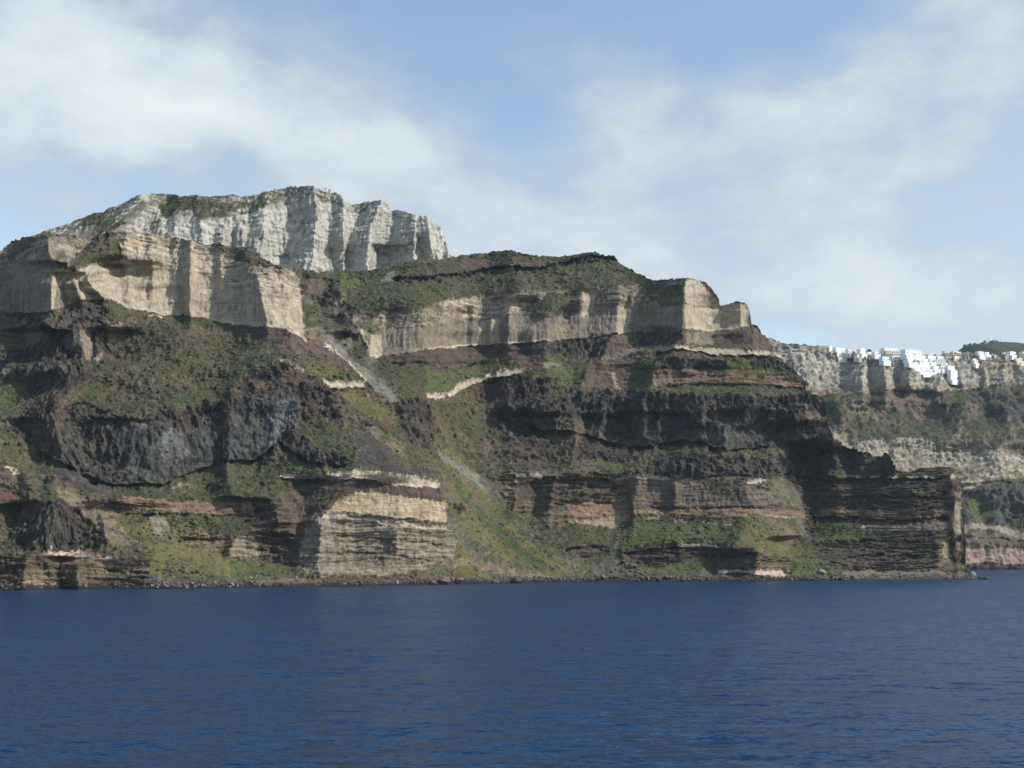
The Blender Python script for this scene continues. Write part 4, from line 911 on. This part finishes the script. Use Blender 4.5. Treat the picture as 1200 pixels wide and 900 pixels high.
sea_o['kind'] = 'structure'; sea_o['label'] = 'dark blue rippled sea in front of the cliffs'; sea_o['category'] = 'sea'


# ------------------------------------------------------------------ white village on the rim of the far wall
def plain(name, c, rough=.8, noise=.12, scl=.6):
    m = bpy.data.materials.new(name); m.use_nodes = True; nt = m.node_tree; b = nt.nodes['Principled BSDF']
    b.inputs['Roughness'].default_value = rough
    g = nt.nodes.new('ShaderNodeNewGeometry'); n = nt.nodes.new('ShaderNodeTexNoise'); n.inputs['Scale'].default_value = scl; n.inputs['Detail'].default_value = 5
    L(nt, g.outputs['Position'], n.inputs['Vector'])
    mx = nt.nodes.new('ShaderNodeMix'); mx.data_type = 'RGBA'; L(nt, n.outputs['Fac'], mx.inputs[0])
    mx.inputs[6].default_value = tuple(x * (1 - noise) for x in c) + (1,); mx.inputs[7].default_value = tuple(min(1, x * (1 + noise)) for x in c) + (1,)
    L(nt, mx.outputs[2], b.inputs['Base Color'])
    return m
WHITE = plain('white_lime_wash', (.80, .80, .78)); CREAMW = plain('cream_plaster', (.74, .69, .56)); BLUEW = plain('pale_blue_plaster', (.72, .78, .82)); STONE = plain('rubble_stone', (.36, .33, .28), noise=.3)
GLASS = plain('dark_window', (.05, .07, .10), .25); DOOR = plain('blue_door', (.06, .12, .24), .5); POOL = plain('pool_water', (.16, .42, .55), .1); RAILM = plain('white_metal', (.75, .76, .78), .4)
def mesh_obj(name, bm, mat, parent=None):
    me = bpy.data.meshes.new(name); bmesh.ops.recalc_face_normals(bm, faces=bm.faces); bm.to_mesh(me); bm.free(); me.materials.append(mat)
    o = bpy.data.objects.new(name, me); COL.objects.link(o)
    if parent: o.parent = parent
    return o
def box(bm, x0, x1, y0, y1, z0, z1, bevel=0):
    r = bmesh.ops.create_cube(bm, size=1)
    for v in r['verts']: v.co = ((x0 + x1) / 2 + v.co.x * (x1 - x0), (y0 + y1) / 2 + v.co.y * (y1 - y0), (z0 + z1) / 2 + v.co.z * (z1 - z0))
    if bevel: bmesh.ops.bevel(bm, geom=list({e for v in r['verts'] for e in v.link_edges}), offset=bevel, segments=1, affect='EDGES')
def root(name, loc, rz, label, cat, group=None):
    o = bpy.data.objects.new(name, None); COL.objects.link(o); o.location = loc; o.rotation_euler = (0, 0, rz); o['label'] = label; o['category'] = cat
    if group: o['group'] = group
    return o
hr = random.Random(5)
def house(u0, u1, v0, v1, label, storeys=1, wins=3, mat=None, depth=9, rz=None, roof='flat', name='house', fwd=3.0, wall_terrace=False, cat='house', chim=False, yy=None):
    """front elevation measured between bearings u0..u1 and elevations v0 (roof) .. v1 (ground line)"""
    mat = mat or WHITE
    um = (u0 + u1) / 2
    Yv = yy or (at_surface(FAR, um, v1 + .5)[1] - fwd)
    Wd = (u1 - u0) / F * Yv; Hh = (v1 - v0) / F * Yv; zb = H + (VH - v1) / F * Yv
    rz = .44 + (hr.uniform(-.2, .14) if rz is None else rz)
    t = root(name, ((um - 600) / F * Yv, Yv, zb), rz, label, cat, 'white houses along the rim of the far cliff' if cat == 'house' else None)
    w = Wd / 2; par = .35
    bm = bmesh.new(); box(bm, -w, w, 0, depth, -7, Hh - .3, .12); mesh_obj('wall', bm, mat, t)
    bm = bmesh.new()
    if roof == 'flat':
        box(bm, -w - .15, w + .15, -.15, depth + .15, Hh - .302, Hh - .05)
        box(bm, -w - .15, w + .15, -.15, .15, Hh - .06, Hh + par); box(bm, -w - .15, w + .15, depth - .15, depth + .15, Hh - .06, Hh + par)
        box(bm, -w - .15, -w + .15, .152, depth - .152, Hh - .06, Hh + par); box(bm, w - .15, w + .15, .152, depth - .152, Hh - .06, Hh + par)
    elif roof == 'gable':
        a = [bm.verts.new(q) for q in ((-w - .2, -.2, Hh - .3), (w + .2, -.2, Hh - .3), (0, -.2, Hh + w * .9), (-w - .2, depth, Hh - .3), (w + .2, depth, Hh - .3), (0, depth, Hh + w * .9))]
        for f in ((0, 1, 2), (3, 5, 4), (0, 2, 5, 3), (1, 4, 5, 2), (0, 3, 4, 1)): bm.faces.new([a[k] for k in f])
    elif roof == 'vault':
        n = 8; ring = []
        for y in (-.2, depth):
            ring.append([bm.verts.new((-w * math.cos(math.pi * k / n), y, Hh - .3 + min(w, 2.6) * math.sin(math.pi * k / n))) for k in range(n + 1)])
        for k in range(n): bm.faces.new((ring[0][k], ring[0][k + 1], ring[1][k + 1], ring[1][k]))
        bm.faces.new(ring[0]); bm.faces.new(ring[1][::-1])
    mesh_obj('roof', bm, mat, t)
    sh = Hh / storeys
    for s_ in range(storeys):
        for k in range(wins):
            x = -w + Wd * (k + .5 + hr.uniform(-.12, .12)) / wins; z = s_ * sh + sh * .30
            if s_ == 0 and k == wins // 2:
                bm = bmesh.new(); box(bm, x - .6, x + .6, -.06, .25, .05, min(2.2, sh * .75)); mesh_obj('door', bm, DOOR, t)
            else:
                bm = bmesh.new(); ww = hr.uniform(.75, 1.15); box(bm, x - ww, x + ww, -.05, .25, z, z + min(1.9, sh * .5)); mesh_obj('window', bm, GLASS, t)
        if s_ > 0 and storeys > 1:
            bm = bmesh.new(); box(bm, -w * .96, w * .96, -1.5, .02, s_ * sh - .1, s_ * sh + .12); b_ = mesh_obj('balcony', bm, mat, t)
            bm = bmesh.new(); box(bm, -w * .96, w * .96, -1.5, -1.38, s_ * sh + .12, s_ * sh + 1.0); mesh_obj('parapet', bm, mat, b_)
    if chim:
        bm = bmesh.new(); box(bm, w * .4, w * .4 + .8, depth * .5, depth * .5 + .8, Hh - .1, Hh + 1.6); mesh_obj('chimney', bm, mat, t)
    bm = bmesh.new(); box(bm, -w - .8, w + .8, -4.2, .1, -9, -.25); box(bm, -w - .8, w + .8, -4.2, -3.9, -.26, .55); mesh_obj('terrace', bm, mat if wall_terrace or hr.random() < .7 else STONE, t)
    return t
house(971, 976.5, 407.5, 412.5, 'small white gabled chapel at the left end of the rim houses', 1, 1, roof='gable', name='chapel', cat='chapel', rz=.2)
house(977.5, 992.5, 407.8, 412.6, 'wide white house just right of the white chapel, over a cream wall', 1, 5, chim=True)
house(981, 992, 414.6, 419.6, 'low cream terrace house below the wide white house near the chapel', 1, 2, CREAMW, fwd=5)
house(993.5, 998.5, 409.4, 414.4, 'small square white house second right of the chapel', 1, 2)
house(999, 1006, 410.2, 414.6, 'white house with three windows left of the rim-top tree', 1, 3)
house(1007, 1015, 409.4, 414.6, 'white vaulted house immediately left of the rim-top tree', 1, 2, roof='vault')
house(1004, 1009, 415.6, 419.4, 'small cream house below the houses left of the rim-top tree', 1, 1, CREAMW, fwd=5)
house(1016, 1023, 412.6, 416.4, 'white house directly under the rim-top tree', 1, 2)
house(1024, 1030.5, 412.4, 415.6, 'low white house between the rim-top tree and the tiered hotel', 1, 3)
house(1034.5, 1054, 408.2, 412.2, 'white upper block of the tiered hotel', 1, 6, depth=14, fwd=-8, rz=-.05, cat='hotel block', name='hotel')
house(1036, 1056, 411.8, 417.4, 'white lower block of the tiered hotel, with a long balcony', 2, 6, depth=12, rz=-.05, fwd=4, cat='hotel block', name='hotel')
house(1033, 1043, 418.2, 423.2, 'pale blue terrace house at the lower left foot of the tiered hotel', 1, 3, BLUEW, fwd=5)
house(1043.5, 1062, 418.6, 425.6, 'long pale blue two-storey house below the tiered hotel', 2, 5, BLUEW, fwd=5, rz=-.03)
house(1058.5, 1083, 410.2, 416.8, 'long white flat-roofed block with small windows right of the tiered hotel', 1, 4, rz=-.03, fwd=-2, depth=14)
house(1112.5, 1124, 434.2, 445.5, 'blank white retaining house at the bottom right end of the white cascade', 1, 1, fwd=10, name='retaining_house')
ORD = ('leftmost', 'second', 'third', 'fourth', 'fifth', 'sixth')
for row, (ua, ub, va, vb, n, fw) in enumerate(((1061, 1086, 416.6, 421, 3, 4), (1063, 1097, 420.4, 425.4, 4, 5), (1068, 1111, 424.6, 429.8, 5, 6), (1075, 1120, 428.8, 433.6, 5, 8), (1080, 1095, 432.8, 436.8, 2, 9))):
    cuts = [ua + (ub - ua) * (k + (hr.uniform(-.16, .16) if 0 < k < n else 0)) / n for k in range(n + 1)]
    for k in range(n):
        house(cuts[k] - .3, cuts[k + 1] + .3, va + hr.uniform(0, .9), vb, ('left' if n == 2 and k == 0 else 'right' if n == 2 else ORD[k]) + ' white house on the ' + ('top', 'second', 'third', 'fourth', 'lowest')[row] + ' terrace of the white cascade', 1, hr.choice((2, 3)), fwd=fw, rz=hr.uniform(-.1, .08), roof=hr.choice(('flat', 'flat', 'flat', 'vault')), depth=10, wall_terrace=True)
house(1085.5, 1096, 415.2, 417.6, 'low white house on the rim right of the long flat-roofed block', 1, 3, fwd=0)
house(1096.5, 1108, 415.8, 418.2, 'low pale blue house on the rim left of the cream house', 1, 2, BLUEW, fwd=0)
house(1106.5, 1115, 411.2, 415.8, 'left cream house of the joined pair in front of the dark hill', 1, 2, CREAMW, fwd=-4)
house(1115.3, 1128, 412.0, 418.2, 'right cream house of the joined pair in front of the dark hill', 1, 3, CREAMW, fwd=-2)
house(1140, 1144.5, 420.2, 422.8, 'tiny cream hut on the slope below the dark hill, the upper of two', 1, 1, CREAMW, name='hut', fwd=4)
house(1141, 1146, 423.4, 426.4, 'tiny white hut on the slope below the dark hill, the lower of two', 1, 1, name='hut', fwd=5)
house(1146, 1153.5, 411.8, 416.4, 'white house in front of the middle of the dark hill', 1, 2, fwd=0)
house(1154, 1160, 412.8, 416.4, 'lower white annexe beside the house in front of the dark hill', 1, 2, fwd=0)
house(1162, 1168, 415.4, 416.9, 'very low white hut in front of the right half of the dark hill', 1, 2, fwd=0, name='hut')
house(1176, 1178.6, 413.2, 417, 'narrow white tower house right of the dark hill', 1, 1, fwd=0, depth=5)
house(1182, 1192.5, 412.2, 416.8, 'white house with an open porch near the right edge', 1, 3, fwd=0)
house(1198, 1204, 412.4, 417, 'white house cut by the right edge of the picture', 1, 2, fwd=0)
house(1190, 1199, 420, 423.6, 'pale terrace house below the rim near the right edge', 1, 3, CREAMW, fwd=6)
# pools on the terraces
def pool(u, v, w, label):
    p = at_surface(FAR, u, v); Yv = p[1] - 9; t = root('pool', ((u - 600) / F * Yv, Yv, H + (VH - v) / F * Yv), -.05, label, 'pool')
    bm = bmesh.new(); box(bm, -w, w, -3.4, 3.4, -9, -.15); box(bm, -w, w, -3.4, -3.0, -.16, .5); box(bm, -w, w, 3.0, 3.4, -.16, .9); mesh_obj('basin', bm, WHITE, t)
    bm = bmesh.new(); box(bm, -w + .4, w - .4, -2.95, 2.95, -.152, .12); mesh_obj('pool_water', bm, POOL, t)
pool(1101, 421.8, 11, 'blue pool on a white terrace right of the white cascade')

# dark wooded hill behind the village
def far_hill():
    ux = np.linspace(1085, 1330, 150); prof = [(1085, 424), (1118, 416), (1126, 409.5), (1130, 406.5), (1138, 405), (1146, 405), (1154, 403), (1166, 403), (1178, 403.6), (1186, 407), (1196, 411), (1215, 409), (1240, 410), (1270, 414), (1330, 425)]
    top = np.interp(ux, *zip(*prof)); Yc = 3000.0; nr = 26
    P = np.zeros((nr, len(ux), 3)); c = np.zeros((nr, len(ux), 3))
    for r in range(nr):
        q = (r - 13) / 13.0; Yr = Yc + q * 330; hz = H + (VH - top) / F * Yc; base = H + (VH - 424) / F * Yc - 60
        P[r, :, 0] = (ux - 600) / F * Yc; P[r, :, 1] = Yr; P[r, :, 2] = base + (hz - base) * (1 - abs(q) ** 1.7) + 3.5 * fbm(ux * .4, ux * 0 + r * .5, ux * 0, 3, 91)
        c[r] = np.array([.062, .066, .045]) * (1 + .6 * fbm(ux * .6, ux * 0 + r * .7, ux * 0, 3, 93))[:, None]
    o = grid_mesh('hill', P, c, far_rock); o['kind'] = 'structure'; o['label'] = 'dark wooded hill rising behind the village at the right'; o['category'] = 'hill'
    return P
HP = far_hill()
LEAF = plain('dark_foliage', (.035, .050, .028), .9, .5, 1.2); BARK = plain('bark', (.10, .075, .055), .9)
def tree(name, loc, h, w, label, group=None, seed=0, n=150):
    t = root(name, loc, 0, label, 'tree', group); r = random.Random(seed)
    bm = bmesh.new(); bmesh.ops.create_cone(bm, segments=7, radius1=h * .05, radius2=h * .02, depth=h * .6, cap_ends=True)
    for v in bm.verts: v.co.z += h * .28
    for k in range(4):
        a = k * 1.7; q = bmesh.ops.create_cone(bm, segments=5, radius1=h * .02, radius2=h * .008, depth=h * .4, cap_ends=True)['verts']
        for v in q:
            z = v.co.z + h * .2; v.co.x += math.cos(a) * z * .6; v.co.y += math.sin(a) * z * .6; v.co.z = z + h * .35
    mesh_obj('trunk', bm, BARK, t)
    bm = bmesh.new(); cl = [(r.uniform(-.6, .6) * w, r.uniform(-.6, .6) * w, h * r.uniform(.45, .9), w * r.uniform(.3, .55)) for _ in range(9)]
    for k in range(n):
        cx, cy, cz, cr = r.choice(cl); d = Vector((r.gauss(0, 1), r.gauss(0, 1), r.gauss(0, .8))).normalized() * cr * r.uniform(.55, 1.05)
        p = Vector((cx, cy, cz)) + d; e1 = Vector((r.uniform(-1, 1), r.uniform(-1, 1), r.uniform(-1, 1))).normalized(); e2 = e1.orthogonal(); s_ = w * r.uniform(.12, .24)
        bm.faces.new([bm.verts.new(p + e1 * s_ * a + e2 * s_ * b) for a, b in ((-1, -.4), (0, -.8), (1, .1), (.1, .8))])
    mesh_obj('crown', bm, LEAF, t)
p = at_surface(FAR, 1019, 413); tree('tree', (p[0], p[1] + 6, p[2] - 1), 9.5, 5.5, 'dark bushy tree rising above the roofs left of the tiered hotel', seed=3, n=260)
p = at_surface(FAR, 976, 417); tree('tree', (p[0], p[1] - 2, p[2] - 1), 8, 7, 'broad dark tree on the slope just below the white chapel', seed=8, n=260)
for k, (u, hh, ww) in enumerate(((1131, 5, 4), (1137, 5, 5), (1142, 6, 4), (1149, 6, 5), (1154, 9, 4), (1161, 7, 5), (1165, 9, 5), (1170, 6, 5), (1176, 6, 5), (1181, 5, 4), (1186, 6, 4), (1192, 6, 5))):
    x = (u - 600) / F * 3000; i = int(np.argmin(np.abs(HP[13, :, 0] - x))); tree('tree', (x, 3000, HP[13, i, 2] - 2.5), hh + 1.5, ww * 1.5, ('leftmost', 'second from the left', 'third from the left', 'fourth from the left', 'fifth from the left', 'first right of the white tower', 'second right of the white tower', 'third right of the white tower', 'first right of the mast', 'second right of the mast', 'second from the right end', 'rightmost')[k] + ' skyline tree on the wooded hill', 'trees on the wooded hill', 20 + k, 110)
def mast():
    x = (1172 - 600) / F * 3000; i = int(np.argmin(np.abs(HP[13, :, 0] - x))); z = HP[13, i, 2]
    t = root('mast', (x, 2995, z), 0, 'thin antenna mast on top of the wooded hill', 'mast')
    bm = bmesh.new(); bmesh.ops.create_cone(bm, segments=8, radius1=.5, radius2=.2, depth=17, cap_ends=True)
    for v in bm.verts: v.co.z += 7.5
    mesh_obj('pole', bm, RAILM, t)
    for zz, ln in ((10, 1.6), (12.5, 1.3), (14.5, 1.0)):
        bm = bmesh.new(); box(bm, -ln, ln, -.12, .12, zz, zz + .25); box(bm, -ln, -ln + .25, -.35, .35, zz - .6, zz + .9); box(bm, ln - .25, ln, -.35, .35, zz - .6, zz + .9); mesh_obj('antenna', bm, RAILM, t)
    x = (1157.3 - 600) / F * 3000; i = int(np.argmin(np.abs(HP[13, :, 0] - x))); z = HP[13, i, 2]
    t = root('tower', (x, 2994, z), 0, 'small white tower standing on the wooded hill', 'tower')
    bm = bmesh.new(); box(bm, -1.3, 1.3, -1.3, 1.3, -2, 6.5, .15); mesh_obj('wall', bm, WHITE, t)
    bm = bmesh.new(); bmesh.ops.create_cone(bm, segments=10, radius1=1.5, radius2=.2, depth=1.6, cap_ends=True)
    for v in bm.verts: v.co.z += 7.31
    mesh_obj('roof', bm, WHITE, t)
    bm = bmesh.new(); box(bm, -.4, .4, -1.36, -1.2, 3.6, 5); mesh_obj('window', bm, GLASS, t)
mast()
exec_time('village')


# ------------------------------------------------------------------ boulders, rubble and scrub
def stone_mat(name, a, b):
    m = bpy.data.materials.new(name); m.use_nodes = True; nt = m.node_tree; bs = nt.nodes['Principled BSDF']; bs.inputs['Roughness'].default_value = .95
    g = nt.nodes.new('ShaderNodeNewGeometry'); n = nt.nodes.new('ShaderNodeTexNoise'); n.inputs['Scale'].default_value = .35; n.inputs['Detail'].default_value = 6; L(nt, g.outputs['Position'], n.inputs['Vector'])
    r = nt.nodes.new('ShaderNodeMapRange'); r.inputs[1].default_value = .3; r.inputs[2].default_value = .7; L(nt, n.outputs['Fac'], r.inputs[0])
    mx = nt.nodes.new('ShaderNodeMix'); mx.data_type = 'RGBA'; L(nt, r.outputs[0], mx.inputs[0]); mx.inputs[6].default_value = a + (1,); mx.inputs[7].default_value = b + (1,); L(nt, mx.outputs[2], bs.inputs['Base Color'])
    return m
DARKST = stone_mat('dark_boulder', (.035, .030, .028), (.13, .115, .10)); PALEST = stone_mat('pale_boulder', (.14, .13, .115), (.36, .34, .30)); REDST = stone_mat('brown_boulder', (.06, .045, .038), (.20, .155, .125))
def stone_mesh(seed, sub=2):
    bm = bmesh.new(); bmesh.ops.create_icosphere(bm, subdivisions=sub, radius=1.0); r = random.Random(seed)
    pl = [(Vector((r.gauss(0, 1), r.gauss(0, 1), r.gauss(0, 1))).normalized(), r.uniform(.55, .85)) for _ in range(9)]
    for v in bm.verts:
        for n_, d_ in pl:
            q = v.co.dot(n_)
            if q > d_: v.co -= n_ * (q - d_) * .95
        v.co *= 1 + r.uniform(-.05, .05)
    me = bpy.data.meshes.new('boulder'); bm.to_mesh(me); bm.free()
    return me
SM = {}
for nm, mt in (('d', DARKST), ('p', PALEST), ('r', REDST)):
    SM[nm] = [stone_mesh(40 + k) for k in range(7)]
    for me in SM[nm]: me.materials.append(mt)
br = random.Random(11)
def boulder(u, v, w, k, label, group=None, squash=.7):
    p = at_surface(MAIN, u, v); s_ = w / F * p[1] / 2
    o = bpy.data.objects.new('boulder', br.choice(SM[k])); COL.objects.link(o)
    o.location = (p[0], p[1] - s_ * .3, p[2] + s_ * .25); o.scale = (s_ * br.uniform(.9, 1.1), s_ * br.uniform(.8, 1.1), s_ * squash * br.uniform(.85, 1.15)); o.rotation_euler = (br.uniform(-.3, .3), br.uniform(-.3, .3), br.uniform(0, 6.28))
    o['label'] = label; o['category'] = 'boulder'
    if group: o['group'] = group
    return o
for u, v, w, k, lab in ((421, 683.5, 7, 'd', 'lone dark boulder at the waterline below the grey layered cliff'), (507, 684, 10, 'd', 'dark boulder at the left end of the cluster below the green fan'), (520, 682, 15, 'r', 'largest brown boulder in the cluster below the green fan'),
    (528, 680, 10, 'r', 'upright brown boulder beside the largest one below the green fan'), (537, 681.5, 12, 'r', 'brown boulder just right of the upright one below the green fan'), (580, 683, 9, 'd', 'low dark boulder at the waterline under the middle of the green fan'), (604, 681.5, 13, 'd', 'big dark boulder at the waterline under the right side of the green fan'),
    (962, 671.5, 11, 'p', 'rounded grey boulder on the small green cone left of the headland point'), (741, 664, 9, 'd', 'dark boulder on top of the rubble heap below the grey chute'), (728, 659, 8, 'd', 'dark boulder at the top of the gully rubble below the grey chute'), (1139, 671, 8, 'p', 'pale boulder leaning at the tip of the headland')):
    boulder(u, v, w, k, lab)
for k in range(90):
    u = br.choice((br.uniform(480, 700), br.uniform(700, 760), br.uniform(760, 850), br.uniform(925, 1010))); w = br.uniform(2.5, 6.5) * (1.15 if 700 < u < 760 else 1)
    top = 655 + (abs(u - 728)) * .6 if 705 < u < 755 else 677
    wv = float(np.interp(u, *zip(*WATER))); where = 'at the foot of the green fan' if u < 700 else 'in the heap under the narrow grey chute' if u < 760 else 'below the dark ledges right of the chute' if u < 900 else 'at the foot of the small green cone'
    boulder(u, br.uniform(min(top, wv - 3), wv - .5), w, br.choice('ddr'), 'dark shore boulder ' + where, 'dark boulders ' + where)
for k in range(70):
    u = br.uniform(176, 330) if k < 60 else br.uniform(330, 480); wv = float(np.interp(u, *zip(*WATER))); boulder(u, wv - abs(br.gauss(0, 5)) - .8, br.uniform(1.6, 3.8), br.choice('ppr'), 'pale stone on the shore ' + ('below the yellow-green slope' if u < 300 else 'below the grey layered spur'), 'pale stones ' + ('below the yellow-green slope' if u < 300 else 'below the grey layered spur'))
def scatter(name, pts, sizes, mat, seed, squash=.8, label='', jit=.3):
    """many small angular lumps joined into one mesh"""
    n = len(pts); ico = bmesh.new(); bmesh.ops.create_icosphere(ico, subdivisions=1, radius=1); v0 = np.array([v.co[:] for v in ico.verts]); f0 = np.array([[v.index for v in f.verts] for f in ico.faces]); ico.free()
    r = np.random.default_rng(seed); nv = len(v0)
    V_ = v0[None] * (1 + r.uniform(-jit, jit, (n, nv, 1))); a = r.uniform(0, 6.28, n); c, s_ = np.cos(a)[:, None], np.sin(a)[:, None]
    X_ = V_[..., 0] * c - V_[..., 1] * s_; Y_ = V_[..., 0] * s_ + V_[..., 1] * c
    V_ = np.stack([X_, Y_, V_[..., 2] * squash], -1) * sizes[:, None, None] + pts[:, None, :]
    f = (f0[None] + (np.arange(n) * nv)[:, None, None]).reshape(-1, 3).astype(np.int32)
    me = bpy.data.meshes.new(name); me.vertices.add(n * nv); me.vertices.foreach_set('co', V_.reshape(-1).astype(np.float32)); me.loops.add(f.size); me.loops.foreach_set('vertex_index', f.reshape(-1)); me.polygons.add(len(f))
    me.polygons.foreach_set('loop_start', np.arange(0, f.size, 3, dtype=np.int32)); me.polygons.foreach_set('loop_total', np.full(len(f), 3, np.int32)); me.update(); me.validate(); me.materials.append(mat)
    o = bpy.data.objects.new(name, me); COL.objects.link(o); o['kind'] = 'stuff'; o['label'] = label
    return o
sr = np.random.default_rng(17)
Pm = MAIN['P']; vmm = MAIN['vm']; Zm = MAIN['Z']; Um = MAIN['U']
cand = np.argwhere((Zm > .6) & (Zm < 5.0) & (Um > -200)); pick = cand[sr.choice(len(cand), min(2200, len(cand)), False)]
scatter('rubble', Pm[pick[:, 0], pick[:, 1]].astype(float), sr.uniform(.45, 1.0, len(pick)) * np.where(sr.random(len(pick)) < .12, 2.0, 1.0), DARKST, 3, .75, 'small dark rubble strewn along the waterline')
Xm, Ym = Pm[..., 0], Pm[..., 1]
clump = fbm(Xm / 30, Ym / 30, Zm / 30, 3, 301)
cand = np.argwhere((vmm > .45) & (Zm > 8) & (Um > -150) & (clump + sr.normal(0, .12, vmm.shape) > .05)); pick = cand[sr.choice(len(cand), min(9500, len(cand)), False)]
scatter('scrub', Pm[pick[:, 0], pick[:, 1]].astype(float), np.clip(sr.lognormal(-.45, .5, len(pick)), .25, 2.2), plain('scrub_leaves', (.042, .050, .024), .95, .55, .12), 4, .75, 'low dark green shrubs dotted over the slopes')
exec_time('shore')


# ------------------------------------------------------------------ the air
def haze_box():
    x0, x1, y0, y1, z0, z1 = -1900, 2900, -400, 4300, -20, 700
    bm = bmesh.new(); bmesh.ops.create_cube(bm, size=1)
    for v in bm.verts: v.co = ((x0 + x1) / 2 + v.co.x * (x1 - x0), (y0 + y1) / 2 + v.co.y * (y1 - y0), (z0 + z1) / 2 + v.co.z * (z1 - z0))
    me = bpy.data.meshes.new('haze'); bm.to_mesh(me); bm.free()
    m = bpy.data.materials.new('haze_air'); m.use_nodes = True; nt = m.node_tree; nt.nodes.clear()
    out = nt.nodes.new('ShaderNodeOutputMaterial'); v = nt.nodes.new('ShaderNodeVolumePrincipled')
    v.inputs['Color'].default_value = (.70, .84, 1.0, 1); v.inputs['Density'].default_value = HAZE; v.inputs['Anisotropy'].default_value = 0.1
    L(nt, v.outputs[0], out.inputs['Volume']); me.materials.append(m)
    o = bpy.data.objects.new('haze', me); COL.objects.link(o); o['kind'] = 'stuff'; o['label'] = 'thin blue haze in the air'
HAZE = 0.000024
haze_box()
